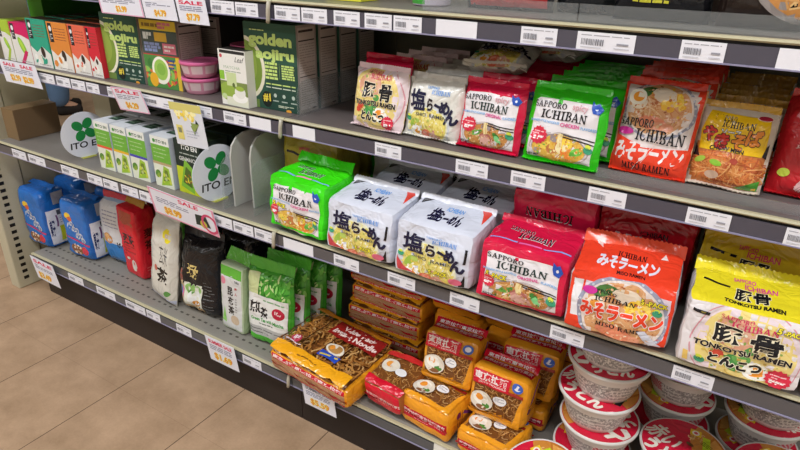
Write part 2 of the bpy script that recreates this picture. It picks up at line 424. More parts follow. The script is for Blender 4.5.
# ceiling lamps (the shop's own strip lights)
k = 0
for yy, pw in ((-1.25, 29), (-3.1, 13), (1.7, 7)):
    for xx in (-4.6, -2.4, -.2, 2.0):
        t = thing('ceiling_light', 'strip light on the ceiling %s, %s' % ({-1.25: 'above this aisle', -3.1: 'at the far side', 1.7: 'above the next aisle'}[yy],
            {-4.6: 'farthest left', -2.4: 'left of the middle', -.2: 'near the middle', 2.0: 'farthest right'}[xx]), 'ceiling light', (xx, yy, ZC - .002), group='strip lights on the ceiling')
        mb = MB(); mb.box(-.64, -.16, -.06, .64, .16, 0, pm('dcdcd8', 'paint')); mb.obj('housing', t)
        mb = MB(); mb.box(-.61, -.13, -.068, .61, .13, -.0605, pm('fbfbff', 'plastic', 2.5)); mb.obj('diffuser', t)
        ld = bpy.data.lights.new('lamp_glow', 'AREA'); ld.shape = 'RECTANGLE'; ld.size = 1.2; ld.size_y = .25; ld.energy = pw; ld.color = (.93, .96, 1.)
        lo = link('lamp_glow', ld, t); lo.location = (0, 0, -.075)
# ================================================================ shelving
LIP, GRV, RAILC, DECKC = pm('b5ae8e', 'paint'), pm('0d0c0c', 'black'), pm('504d58', 'plastic'), pm('77726c', 'paint')
EDGE = pm('8f8ba6', 'plastic')
def shelf(label, h, y, x0, x1, depth=.46, deck=DECKC, kick=False, rail=RAILC, holes=False, joiner=True):
    t = thing('display_shelf', label, 'shelf', (0, 0, 0), group='steel shelves of the rack')
    mb = MB(); z = h + DK
    mb.prism([(y+.004, z-.003), (y+.012, z), (.45, z), (.45, z-.03), (y+.004, z-.03)], x0, x1, deck)
    if holes:
        hm = pm('4a4640', 'black')
        for r in range(2):
            n = int((x1-x0)/.0254)
            for i in range(n):
                xx = x0 + .02 + i*.0254
                mb.box(xx, y+.035+r*.035, z-.001, xx+.0105, y+.041+r*.035, z+.0004, hm)
    mb.obj('deck', t)
    mb = MB(); mb.prism([(y-.001, h+.0005), (y-.0035, h+.003), (y-.001, z), (y+.0045, z+.0006), (y+.0045, h+.0005)], x0, x1, LIP); mb.obj('lip', t)
    mb = MB(); mb.box(x0, y+.002, h-.0045, x1, y+.006, h+.0005, GRV)
    mb.box(x0, y-.001, h-.0305, x1, y+.0035, h-.0042, rail); mb.prism([(y-.003, h-.0315), (y-.003, h-.0295), (y+.001, h-.029), (y+.001, h-.0315)], x0, x1, EDGE)
    mb.obj('price_rail', t)
    if kick:
        mb = MB(); mb.box(x0, y+.03, 0, x1, y+.045, h-.03, pm('2a2321', 'black')); mb.obj('kick_plate', t)
    if joiner:
        mb = MB(); mb.tube([(x1-.004, y-.006, h+.004), (x1-.006, y-.008, h-.012), (x1-.008, y-.007, h-.03), (x1-.012, y-.004, h-.037)], .0042, pm('b9b3a2', 'plastic')); mb.obj('joint_clip', t)
    return t
dk2 = pm('655d5b', 'paint')
for nm, h, y, d, kk, ra in (('top', HT, YT, DECKC, 0, RAILC), ('second', H2, Y2, dk2, 0, RAILC), ('third', H3, Y3, DECKC, 0, pm('5d5a5c', 'plastic')), ('bottom', H4, Y4, pm('86827a', 'paint'), 1, pm('5c5d60', 'plastic'))):
    x0 = LX
    shelf('%s shelf of the left bay, %s' % (nm, {'top': 'its rail hung with sale signs', 'second': 'holding tea and snack cartons', 'third': 'holding tea cartons and round clover signs', 'bottom': 'nearest the floor with tea and blue bags'}[nm]), h, y, x0, JX-.001, deck=d, kick=kk, rail=ra, holes=nm == 'bottom')
    shelf('%s shelf of the right bay, %s' % (nm, {'top': 'with clear front guard', 'second': 'under the single noodle packets', 'third': 'under the noodle five-packs', 'bottom': 'under orange noodle bags and bowls'}[nm]), h, y, JX+.001, RX, deck=d, kick=kk, rail=ra, holes=nm == 'bottom', joiner=False)
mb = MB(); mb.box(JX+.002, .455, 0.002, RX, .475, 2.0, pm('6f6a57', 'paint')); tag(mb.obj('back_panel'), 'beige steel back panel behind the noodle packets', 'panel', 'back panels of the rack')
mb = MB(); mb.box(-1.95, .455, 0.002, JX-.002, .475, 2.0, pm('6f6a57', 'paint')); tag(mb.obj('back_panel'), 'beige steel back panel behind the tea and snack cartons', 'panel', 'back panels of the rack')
# slotted end post and end panel
t = thing('slotted_post', 'cream slotted steel post standing on the floor at the left end of the rack', 'post', (-2.215, 0, 0))
mb = MB(); mb.box(-.03, -.044, 0, .025, .062, 2.0, pm('bdb69c', 'paint')); mb.obj('upright', t, .004)
mb = MB()
for i in range(70): mb.box(.0245, -.02, .03 + i*.0262, .0256, -.002, .042 + i*.0262, pm('15130f', 'black'))
for i in range(0): mb.box(.0245, .012, .03 + i*.0262, .0256, .03, .042 + i*.0262, pm('15130f', 'black'))
mb.obj('slots', t)
mb = MB(); mb.box(-2.21, .066, 0.002, -2.195, .215, 2.0, pm('b3ab8e', 'paint')); tag(mb.obj('end_panel'), 'beige end panel of the rack behind the slotted post', 'panel')
# clear acrylic guards and dividers
def guard(label, x0, x1, y, z0, hgt, group='clear shelf guards'):
    mb = MB(); c = clear_mat()
    mb.box(x0, y, z0, x1, y+.002, z0+hgt, c); return tag(mb.obj('shelf_guard'), label, 'shelf guard', group)
guard('clear plastic guard along the front of the top shelf, left piece', -.555, -.285, .016, HT+DK+.0008, .026)
guard('clear plastic guard along the front of the top shelf, right piece', -.283, .3, .016, HT+DK+.0008, .026)
guard('low clear guard in front of the miso and chow mein packets', -.225, .3, .034, H2+DK+.0008, .016)
def divider(label, x, y0, y1, z0, hgt, group='clear shelf dividers'):
    mb = MB(); r = .03; pr = [(y0, z0), (y1, z0), (y1, z0+hgt)] + [(y0+r-r*math.cos(a), z0+hgt-r+r*math.sin(a)) for a in (PI/2, PI/3, PI/6, 0)]
    mb.prism(pr, x, x+.002, clear_mat()); return tag(mb.obj('shelf_divider'), label, 'shelf divider', group)
divider('clear divider beside the large green juice carton', -.868, .035, .4, H2+DK+.0008, .075)
divider('clear divider between the white cartons and the green chicken five-pack', -.985, -.005, .3, H3+DK+.0008, .13)
divider('clear divider right of the second clover sign', -1.075, -.015, .3, H3+DK+.0008, .13)
# ================================================================ shelf price tags
RAILP = {'T': (YT, HT), '2': (Y2, H2), '3': (Y3, H3), '4': (Y4, H4)}
def price_tag(k, x0, x1, label, blank=0, col='e9e9f0'):
    y, h = RAILP[k]; W = x1-x0-.002; Hh = .0262
    a = Art(W, Hh, 'paper'); rnd = random.Random(int(x0*1000))
    if not blank:
        a.lines('a9a9b2', .07, .74, .9, .92, 1, .05, rnd)
        u = .08
        while u < .46:
            w = rnd.choice((.008, .012, .02)); a.rect('77777f', u, .3, u+w, .64); u += w + rnd.choice((.009, .014))
        a.rect('9a9aa3', .7, .4, .9, .5); a.rect('b9b9c2', .66, .2, .92, .24); a.rect('c4c4cc', .08, .16, .44, .2)
    mb = wrapped(W, Hh, .0008, None, col, {'front': a}, kind='paper'); o = mb.obj('price_tag')
    o.location = ((x0+x1)/2, y-.0020, h-.0300)
    return tag(o, label, 'price tag', 'price tags on the shelf rails')
TAGS = {
'T': [(-1.062,-.991,'above the white tea box, just right of the hanging sale signs',0),(-.989,-.924,'above the large green juice carton, left one',0),(-.881,-.814,'first right of the rail joint on the top rail',0),(-.812,-.748,'second right of the rail joint on the top rail',0),(-.734,-.673,'top rail, above the last nutrition panel of the juice cartons',0),(-.664,-.604,'top rail, above the pork noodle packet',0),(-.602,-.543,'top rail, directly left of the big blank tag',0),(-.517,-.439,'blank wide, on the top rail above the loose packet',1),(-.365,-.305,'top rail, above the green chicken packets',0),(-.276,-.19,'wide, half blank, top rail left of the miso packets',0),(-.131,-.073,'top rail, above the chow mein packets',0),(-.014,.036,'blank with a clipped corner, at the right end of the top rail',1)],
'2': [(-1.828,-1.752,'second rail, next to the leftmost hanging sign',0),(-1.743,-1.675,'second rail, under the orange snack box',0),(-1.67,-1.605,'second rail, under the coral snack box',0),(-1.6,-1.542,'second rail, under the red snack box',0),(-1.507,-1.457,'half hidden by the sale sign under the green juice carton',0),(-1.367,-1.242,'long, on the second rail under the vegetable juice carton',0),(-1.16,-1.109,'second rail, under the pink tubs',0),(-1.072,-.999,'second rail, under the white tea box',0),(-.99,-.924,'second rail, under the front green juice carton',1),(-.863,-.8,'blank, second rail, just right of the rail joint',1),(-.65,-.587,'second rail, under the yellow pork packet',0),(-.471,-.405,'second rail, under the red packet',0),(-.363,-.299,'second rail, under the green packet, above the upturned red pack',0),(-.227,-.165,'second rail, under the miso packet',0),(-.077,-.015,'second rail, under the chow mein packet',0),(.053,.102,'at the right end of the second rail',0)],
'3': [(-2.001,-1.921,'leftmost on the third rail',0),(-1.909,-1.817,'third rail, left of the first clover sign',0),(-1.734,-1.649,'third rail, under the first clover sign',0),(-1.606,-1.536,'third rail, under the red striped tea carton',0),(-1.532,-1.465,'third rail, under the yellow striped tea carton',0),(-1.452,-1.38,'third rail, under the purple striped tea carton',0),(-1.375,-1.31,'third rail, next to the pink bordered sale sign on its left',0),(-1.097,-1.029,'third rail, first right of the pink bordered sale sign',0),(-1.026,-.96,'third rail, above the black bag, second right of the sale sign',0),(-.957,-.892,'third rail, last before the rail joint',0),(-.868,-.78,'blank, third rail, under the green five-pack',1),(-.725,-.657,'third rail, under the first white five-pack',0),(-.587,-.52,'third rail, between the two white five-packs',0),(-.444,-.38,'third rail, left of the red five-pack',0),(-.244,-.182,'third rail, below the gap of red and orange five-packs',0),(-.041,.021,'third rail, under the yellow five-pack',0)],
'4': [(-1.869,-1.785,'bottom rail, first right of the small leftmost sign',0),(-1.714,-1.616,'bottom rail, left of the red bag',0),(-1.565,-1.469,'bottom rail, under the red bag',0),(-1.464,-1.4,'bottom rail, left of the white tea bag',0),(-1.329,-1.264,'bottom rail, under the black bag',0),(-1.061,-.991,'bottom rail, under the green tea bag with red oval',0)]}
for k_, L_ in TAGS.items():
    for x0, x1, d, bl in L_: price_tag(k_, x0, x1, 'white price tag, ' + d, bl)
# loose tag lying on the bottom shelf deck
a = Art(.07, .034, 'paper'); a.ell('2a2a2a', .55, .75, .05); a.rect('333333', .3, .38, .75, .46); a.rect('333333', .2, .12, .6, .2)
o = wrapped(.07, .034, .0008, None, 'e6e4dc', {'front': a}, kind='paper').obj('price_tag'); o.location = (-.432, -.023, H4-.029); o.rotation_euler = (-.12, 0, .03)
tag(o, 'white price tag, bottom rail, between the two orange bags lying at the front', 'price tag', 'price tags on the shelf rails')
# ================================================================ hanging sale signs
def sale_sign(label, x0, x1, y, ztop, zbot, head, price, tilt=.12, bg='eceefa', border=None, pic=None, rot=0., priceu=.5, headc='e0325c', seed=1, pv=.26):
    W = x1-x0; Hh = ztop-zbot; a = Art(W, Hh, 'paper'); rnd = random.Random(seed)
    if border: a.rect(border, 0, 0, 1, 1); a.rect(bg, .03, .05, .97, .95)
    if head: a.text(headc, head, .5 if not pic else .62, .84, h=.15, w=.8 if not pic else .3, bold=.03)
    a.lines('8d90a8', .1, .5, .86 if not pic else .6, .72, 3, .035, rnd)
    a.text('efc23a', price, priceu, pv, h=.3, bold=.035, out='fdf0a0', ob=.05); a.text('e9892b', price, priceu+.01, pv, h=.29, bold=-.01)
    if pic:
        a.poly('2f3a35', [(.68, .2), (.9, .24), (.86, .66), (.7, .6)]); a.ell('c9c24a', .8, .3, .05); a.ring('d64f77', .9, .4, .12, .03)
    t = thing('sale_sign', label, 'sale sign', ((x0+x1)/2, y, ztop), (tilt, rot, 0), group='paper sale signs clipped to the rails')
    o = wrapped(W, Hh, .001, None, bg, {'front': a}, kind='paper').obj('card', t); o.location = (0, 0, -Hh)
    return t
sale_sign('white sale sign with pink and green edge, leftmost on the top rail', -1.442, -1.281, -.012, HT-.004, 1.008, 'SALE', '$3.99', seed=3, border='e9b4cf')
sale_sign('white sale sign with yellow price, middle one on the top rail', -1.277, -1.166, -.012, HT-.004, 1.008, None, '$4.79', seed=4)
sale_sign('white sale sign with pink heading, rightmost on the top rail', -1.160, -1.066, -.012, HT-.004, 1.006, 'SALE', '$7.79', seed=5)
sale_sign('wide white sign with two yellow prices, leftmost on the second rail', -2.012, -1.815, -.002, .84, .771, 'SALE   SALE', '$2.99  $2.99', seed=6)
sale_sign('pink edged sale sign under the green juice carton', -1.467, -1.345, -.004, .829, .764, 'SALE', '$6.29', seed=7, border='efb7d2', rot=-.04, tilt=.25)
sale_sign('wide pink bordered sale sign with bag picture hanging from the third rail', -1.315, -1.075, -.05, .594, .514, 'SALE', '$8.99', seed=8, border='eea3bd', pic=1, rot=.05, priceu=.32, tilt=.2)
sale_sign('small white sign with yellow price at the left end of the bottom rail', -2.066, -1.93, -.036, .172, .078, 'SALE', '$3.49', seed=9, priceu=.4, pv=.22, rot=.02)
sale_sign('white sale sign with red heading hanging below the green tea bags', -1.187, -1.075, -.036, .183, .095, 'SUMMER SALE', '$1.69', seed=10)
sale_sign('white sign with yellow price hanging under the big noodle value bag', -.838, -.738, -.036, .178, .103, 'SUMMER SALE', '$5.59', seed=11, headc='8a8da0')
# yellow-topped flyer
W, Hh = .112, .108; a = Art(W, Hh, 'paper'); rnd = random.Random(4)
a.rect('d9cf7a', 0, .82, 1, 1); a.blobs(['f6e27a', 'fff6b8', 'efd24c'], .45, .72, .38, .25, 40, .03, .07, rnd); a.poly('8fa35a', [(.58, .5), (.85, .56), (.78, .66), (.66, .3)]); a.poly('8fa35a', [(.6, .58), (.86, .56), (.66, .36)])
a.rect('e3d67a', .1, .14, .3, .48); a.rect('8c8c6a', .15, .3, .26, .42); a.lines('b8bcca', .4, .2, .8, .4, 3, .02)
t = thing('product_flyer', 'white flyer with yellow top hanging from the second rail above the brown rice tea', 'flyer', (-1.185, -.006, .822), (.08, -.03, 0))
o = wrapped(W, Hh, .001, None, 'dfe2ea', {'front': a}, kind='paper').obj('card', t); o.location = (0, 0, -Hh)
# ================================================================ printed food pictures
NOOD = ['e0b659', 'd9a548', 'edc978', 'c99340']
def soup(a, cu, cv, r, q, kind, rnd):
    k = a.W/a.H
    def P(c, du, dv, rr, qq=.8, rot=0.): a.ell(c, cu+du*r, cv+dv*r*q*k, rr*r, qq, rot, 14)
    if kind in ('original', 'chicken'):
        a.ell('b7a9a6', cu, cv, r, q); a.ell('d8cfd0', cu, cv, r*.96, q); a.ell('9d8f90', cu, cv, r*.9, q)
        a.ell('c98d4e' if kind == 'original' else 'e5b84e', cu, cv-.01, r*.88, q)
        a.noodles(['d9a866', 'c58b48', 'e3bd83', 'b9773b'] if kind == 'original' else NOOD, cu, cv, r*.86, q, 40, .014, rnd)
        if kind == 'original':
            P('6fae4a', -.42, .12, .2, .5, .3); P('4f9440', -.3, .2, .15, .5, .5); P('b06a5e', .02, -.15, .3, .6); P('c98b80', -.02, -.2, .24, .6); P('d6a79a', .1, -.42, .32, .55, -.1); P('3f8436', .48, .05, .2, .5, -.8); P('7fce86', .52, -.1, .16, .6, -.8)
        else:
            P('f2d35a', -.5, .1, .22, .6); P('c98048', -.2, 0, .24, .7, .4); P('f7e9b5', .1, .1, .22, .8); P('ef8a3a', .32, -.2, .26, .6, -.4); P('f4d24d', .2, .35, .26, .6); P('7cc84e', .6, -.05, .2, .6, .3); P('5caf3f', .5, -.2, .12, .6)
    if kind == 'shio':
        a.ell('cfd3da', cu, cv, r*1.08, q); a.ell('eae9c9', cu, cv, r, q); a.ell('e7d877', cu, cv, r*.94, q)
        a.noodles(['efe08a', 'e2cc60', 'f4ebb0', 'd8bf55'], cu, cv, r*.9, q, 50, .014, rnd)
        P('fbfbf6', -.5, -.3, .26, .75); P('f0a23c', -.46, -.34, .13, .8); P('e2765c', -.02, -.42, .24, .75); P('ef9d85', -.06, -.36, .12, .7); P('d99a86', .36, -.46, .28, .8); P('e8b9a8', .34, -.42, .16, .8); P('9dbb48', -.66, .1, .2, .6, .8); P('b7cd62', -.5, .2, .14, .6); P('e5d36a', .62, -.2, .2, .8)
    if kind == 'miso':
        a.ell('9fa0b5', cu, cv, r*1.1, q)
        for i in range(26):
            t0 = 2*PI*i/26; a.ell('cfd2df', cu+r*1.04*math.cos(t0), cv+r*1.04*q*k*math.sin(t0), r*.035, 1, 0, 6)
        a.ell('e6d9d2', cu, cv, r, q); a.ell('dba372', cu, cv, r*.94, q); a.noodles(['e2b381', 'd39158', 'ecc9a0', 'cf8450'], cu, cv, r*.9, q, 60, .014, rnd)
        P('4f7d3f', -.5, .6, .25, .6, .5); P('3c6a36', -.3, .68, .16, .6); P('f5e7d2', -.62, .2, .24, .85); P('ef9e3c', -.64, .22, .13, .85); P('e9d9c4', .1, .55, .4, .5, -.2)
        a.blobs(['f2c23a', 'e8ad28', 'f7d766'], cu+.4*r, cv+.3*r*q*k, .32*r, .7, 26, .035*r/.4, .05*r/.4, rnd); P('e58a68', -.1, -.5, .45, .45, -.1); P('e8a080', .2, -.62, .36, .4)
    if kind == 'tonkotsu':
        a.ring('dd9aa6', cu, cv, r*1.14, r*.03, q); a.ell('ead9e0', cu, cv, r*1.08, q); a.ell('efd98a', cu, cv, r, q); a.noodles(['f3df95', 'e7cb70', 'f6e7ae', 'e0c060'], cu, cv, r*.92, q, 60, .013, rnd)
        P('dba184', -.2, .4, .5, .75, .1); P('e3b49a', -.15, .42, .4, .7, .1); P('d8503c', -.52, -.22, .16, .8); P('4c9a4f', -.1, -.32, .3, .7); P('6cb45c', -.02, -.2, .2, .7); P('57a052', .12, .05, .12, .9); P('fbf9f2', .34, -.44, .3, .75, -.2); P('f29a35', .34, -.42, .19, .75, -.2)
_soup = soup
def soup(a, cu, cv, r, q, kind, rnd):
    _soup(a, cu, cv, r, q, kind, rnd)
    pal = {'original': ['a8703c', 'd8ac70', '8a5a34', 'e6c9a0', 'b58a6a', '5f8f3a'], 'chicken': ['e0a83c', 'f6dc7a', 'c9803a', 'f3e3a8', 'd9973a', '8fbf4a'], 'shio': ['f3ecb0', 'd9c250', 'c9b25a', 'f6f2d8', 'e3a488', 'b3bf60'],
           'miso': ['c97a48', 'e9c096', 'b5683c', 'f0d8b8', 'd88a5a', 'e2b23a'], 'tonkotsu': ['f6e7ae', 'd9b85a', 'e9d48a', 'c9a84e', 'f3efd6', '8fae5a']}[kind]
    a.blobs(pal, cu, cv, r*.86, q, 90, r*.012, r*.05, rnd)
INK = '17161c'
def brand_lines(a, u, v, w, c=INK, c2=None, gap=.11, h1=.055, h2=.08):
    a.text(c, 'SAPPORO', u - w*.22, v + gap*.5, w=w*.62, h=h1, serif=True)
    a.text(c2 or c, 'ICHIBAN', u + w*.08, v - gap*.5, w=w*.86, h=h2, serif=True)
def fish(a, u, v, s, c='2a55b8'):
    k = a.W/a.H
    a.poly(c, [(u-s, v+s*1.1*k), (u-s*.35, v+s*.55*k), (u+s*.2, v+s*.9*k), (u+s*1.05, v-s*.1*k), (u+s*.5, v-s*1.0*k), (u-s*.5, v-s*.8*k), (u-s*.9, v)])
    a.ell('e8eefc', u, v-s*.1*k, s*.24, 1)
def burst(a, u, v, r, c='d8314a', five=False):
    a.star(c, u, v, r); a.lines('f6c3c8', u-r*.6, v-r*.45*a.W/a.H, u+r*.6, v+r*.5*a.W/a.H, 4, .016); a.lines('ffffff', u-r*.55, v-r*.5*a.W/a.H, u+r*.5, v-r*.1*a.W/a.H, 2, .02)
def badge(a, u, v, r):
    a.ell('3f9e78', u, v, r, .75, -.3); a.ell('d8e04a', u-.1*r, v+.05, r*.62, .7, -.3); a.text('2d7d4f', 'Oh!', u, v+.02, w=r*1.0, bold=.04)
def pack5(a, u, v, w, rot=-.0):
    a.text('f2e33c', '5', u-w*.36, v, h=.085, bold=.05, out=INK, ob=.07); a.text('f2e33c', '-PACK', u+w*.12, v-.008, w=w*.68, bold=.04, out=INK, ob=.06)
def art_flavor(W, H, kind, five=False, back=0):
    """red original / green chicken front panel"""
    a = Art(W, H); rnd = random.Random(5); body = 'd61a44' if kind == 'original' else '34c81e'
    a.poly('ece7ea', [(.045, .045), (.96, .045), (.96, .86), (.8, .88), (.4, .89), (.1, .88), (.045, .84)])
    soup(a, .5, .21, .43, .5 if not five else .42, kind, rnd)
    a.poly(body, [(0, 0), (1, 0), (1, .045), (0, .045)])
    a.line(INK, .5, .42, .955, .385, .014); a.line(INK, .5, .385, .955, .34, .014)
    a.curve('ecd9a0', [(.5, .42), (.49, .33), (.51, .24)], .07); a.curve('d9b878', [(.51, .42), (.5, .33), (.52, .24)], .02)
    brand_lines(a, .44, .735, .74, INK, '0f2d2a' if kind == 'original' else INK, .135, .08, .12)
    a.text('7fb4e6', 'JAPANESE STYLE NOODLES', .23, .555, w=.44, h=.042, bold=.03); a.text('e0559a', 'ORIGINAL' if kind == 'original' else 'CHICKEN', .6, .548, w=.27, h=.055, bold=.03); a.text('7fb4e6', 'FLAVORED', .86, .54, w=.2, h=.042, bold=.03)
    fish(a, .915, .83, .075)
    if five: pack5(a, .19, .475, .3); burst(a, .11, .345, .085)
    else: burst(a, .19, .36, .125); a.text('d8a6ae', 'spicy', .7, .8, w=.22, bold=.02)
    badge(a, .9, .26, .06)
    a.text(INK, 'NET WT', .14, .085, w=.16, bold=.03)
    return a
def art_flavor_top(W, H, kind):
    a = Art(W, H); v = .45
    a.text('ece6ea', 'SAPPORO', .32, .62, w=.3, h=.14, serif=True); a.text(INK, 'SAPPORO', .317, .625, w=.3, h=.13, serif=True)
    a.text('ece6ea', 'ICHIBAN', .535, .42, w=.42, h=.2, serif=True); a.text(INK, 'ICHIBAN', .53, .428, w=.42, h=.18, serif=True)
    a.line('8fa6ee', .0, .2, .36, .2, .022); a.line('ee6ab0' if kind == 'original' else 'f08ab8', .38, .19, .66, .19, .03); a.line('8fa6ee', .68, .18, 1, .18, .022)
    return a
def art_shio(W, H, five=False):
    a = Art(W, H); rnd = random.Random(8)
    soup(a, .47, .2, .42, .8 if five else .72, 'shio', rnd)
    if five:
        a.poly('d64a54', [(0, .3), (.0, 0), (.3, 0), (.12, .13)]); a.poly(INK, [(.9, .0), (1, 0), (1, .28)])
        a.rect(INK, .965, .5, 1, .78)
    NAVY = '1d1c3c'
    a.text('f4f4f4', '塩', .235, .64, w=.3, h=.36, bold=.07); a.text(NAVY, '塩', .24, .64, w=.31, h=.37, bold=.045)
    a.text('f1f1f1', 'ら', .5, .58, w=.12, h=.22, bold=.08); a.text('2b2224', 'ら', .5, .58, w=.12, h=.22, bold=.055)
    a.poly(NAVY, [(.58, .57), (.72, .52), (.73, .565), (.6, .62)])
    a.text(NAVY, 'め', .77, .56, w=.17, h=.22, bold=.055); a.text(NAVY, 'ん', .9, .42, w=.2, h=.26, bold=.055)
    a.text('5e9be0', 'SAPPORO', .52, .875 if not five else .83, w=.22, h=.04, serif=True); a.text('4f90dc', 'ICHIBAN', .68, .81 if not five else .76, w=.34, h=.07, serif=True)
    a.text('4a4b52', 'SHIO  RAMEN', .53, .385, w=.6, h=.06, serif=False, bold=.01)
    if five: pack5(a, .62, .19, .3); a.ell('e9708f', .87, .1, .09, .5); badge(a, .06, .36, .045)
    else: badge(a, .1, .3, .05)
    return a
def art_shio_top(W, H):
    a = Art(W, H); N = '1d1c3c'
    a.poly('e2493c', [(.84, .98), (1, .98), (.96, .45)]); a.poly(INK, [(0, .98), (.2, .98), (.05, .7)])
    a.text(N, '塩', .36, .42, w=.14, h=.42, bold=.06); a.text(N, 'らーめん', .58, .36, w=.32, h=.34, bold=.05); a.text('6aa5ea', 'ICHIBAN', .55, .68, w=.22, h=.14, bold=.02)
    return a
def art_miso(W, H, five=False):
    a = Art(W, H); rnd = random.Random(11); OR = 'f0452a'
    if five:
        a.rect('ead9e6', .0, 0, 1, .86); a.rect('f2f0f4', .0, 0, .1, .86); a.line(OR, .115, .1, .115, .86, .02)
        a.poly(OR, [(.0, 0), (1, 0), (1, .16), (.7, .1), (.3, .1), (.08, .22), (0, .22)])
        soup(a, .54, .4, .43, .92, 'miso', rnd)
        brand_lines(a, .42, .69, .46, INK, None, .11, .06, .085)
        a.text(OR, 'みそラーメン', .53, .42, w=.84, h=.26, bold=.055, out='f2e9e8', ob=.045)
        a.text(INK, 'MISO RAMEN', .56, .2, w=.52, h=.07, serif=True)
        a.ell('cc2f96', .19, .735, .075, .55); pack5(a, .83, .755, .3); badge(a, .88, .6, .05)
        a.poly('d6d9e8', [(.72, .22), (.8, .26), (.99, .03), (.86, .02)]); a.ell('e8a45c', .86, .12, .025)
    else:
        a.rect('e8dcd8', 0, .3, 1, 1); soup(a, .5, .74, .46, .8, 'miso', rnd)
        a.ell('fbf4e4', .18, .86, .12, .9); a.ell('f2a33a', .19, .86, .075, .9)
        a.poly(OR, [(0, 0), (1, 0), (1, .34), (.82, .33), (.5, .3), (.2, .35), (0, .42)])
        a.text('f1e4e2', 'みそラーメン', .5, .235, w=.92, h=.2, bold=.05)
        a.text(INK, 'SAPPORO', .26, .575, w=.46, h=.09, serif=True); a.text(INK, 'ICHIBAN', .6, .44, w=.66, h=.135, serif=True)
        a.ell('cc2f96', .12, .46, .11, .5); a.text(INK, 'MISO RAMEN', .5, .075, w=.68, h=.075, serif=True)
        a.line('f6d9cf', .3, .02, .62, .44, .008); a.line('f6d9cf', .42, .12, .7, .5, .006)
    return a
def art_miso_top(W, H):
    a = Art(W, H)
    a.text('ece8f4', 'みそラーメン', .5, .36, w=.62, h=.34, bold=.05); a.text(INK, 'ICHIBAN', .52, .62, w=.3, h=.14, serif=True); a.text(INK, 'MISO RAMEN', .55, .1, w=.3, h=.09, bold=.02)
    a.poly('f7ded8', [(.8, .7), (.88, .72), (.84, .86)]); a.poly('f7ded8', [(.12, .8), (.2, .72), (.16, .94)])
    return a
def art_tonkotsu(W, H, five=False):
    a = Art(W, H); rnd = random.Random(17)
    soup(a, .53 if five else .46, .42 if five else .5, .43 if five else .5, .98 if five else 1.05, 'tonkotsu', rnd)
    if five: a.line(INK, .0, .87, .17, .84, .03); a.line('8a7a3a', .08, .857, .16, .843, .012); a.rect('e9c46a', .0, .02, .06, .2); badge(a, .17, .12, .05)
    a.text('d63a66', 'SAPPORO', .42, .88 if five else .965, w=.28, h=.06, serif=True); a.text('d63a66', 'ICHIBAN', .58, .795 if five else .89, w=.4, h=.085, serif=True)
    b = 0 if five else .03
    a.text(INK, '豚', .36, .62+b, w=.26, h=.26, bold=.06, out='f4e8c8', ob=.05); a.text(INK, '骨', .7, .6+b, w=.26, h=.28, bold=.06, out='f4e8c8', ob=.05)
    a.text(INK, 'TONKOTSU RAMEN', .5, .4+b, w=.84, h=.085, bold=.05, out='f4e8c8', ob=.03); a.text(INK, 'とんこつ', .48, .2, w=.48, h=.15, bold=.06, out='f6edd0', ob=.05)
    if five: pack5(a, .86, .86, .26); burst(a, .86, .12, .11)
    else: burst(a, .8, .13, .12); a.ell('d8503c', .16, .3, .05)
    return a
def art_tonkotsu_top(W, H):
    a = Art(W, H)
    a.line(INK, .06, .62, .3, .5, .03); a.text('e0568a', 'SAPPORO', .44, .72, w=.2, h=.1, bold=.03); a.text('e0568a', 'ICHIBAN', .58, .58, w=.28, h=.14, bold=.03)
    a.text(INK, '豚骨', .5, .36, w=.3, h=.26, bold=.06, out='f2e7b8', ob=.04); a.text(INK, 'TONKOTSU RAMEN', .52, .14, w=.5, h=.1, bold=.05)
    return a
def art_chow(W, H, five=False):
    a = Art(W, H); rnd = random.Random(23)
    a.rect('c9793f', 0, 0, 1, .55); a.noodles(['d98a4a', 'c4683a', 'e7a768', 'b5562e', 'd9783a'], .5, .25, .62, .5, 190, .017, rnd)
    a.ell('8cc23c', .36, .3, .09, .5, -.3); a.ell('c9a890', .33, .14, .1, .6); a.ell('a4c84a', .12, .32, .09, .5, .5); a.ell('b44a3a', .6, .36, .06, .7)
    a.poly('4d9a34', [(.68, .02), (1, .02), (1, .16)]); a.poly('e3b23c', [(.78, .03), (.98, .03), (.98, .06)])
    a.poly(INK, [(0, .36), (.1, .36), (0, .52)]); a.poly(INK, [(.9, .5), (1, .44), (1, .64)])
    a.poly('f2c41c', [(.06, .46), (.94, .46), (.97, .6), (.94, .93), (.1, .96), (.03, .7)])
    a.text(INK, 'SAPPORO', .34, .885, w=.3, h=.065, serif=True); a.text(INK, 'ICHIBAN', .54, .815, w=.46, h=.085, serif=True)
    a.text('e4e0d0', 'ソース', .46, .71, w=.28, h=.07, bold=.06, out=INK, ob=.06)
    for ch, u, v, c in (('や', .17, .67, 'd03328'), ('き', .36, .585, 'd03328'), ('そ', .6, .6, 'e88a2a'), ('ば', .79, .68, 'e88a2a')):
        a.text(c, ch, u, v, w=.19, h=.19, bold=.05, out='3a1a16', ob=.045)
    a.text(INK, 'CHOW MEIN', .46, .49, w=.5, h=.055, bold=.03)
    a.ell('a8243a', .86, .93, .1, .4); a.ring('f0d9c8', .86, .93, .1, .014, .4)
    return a
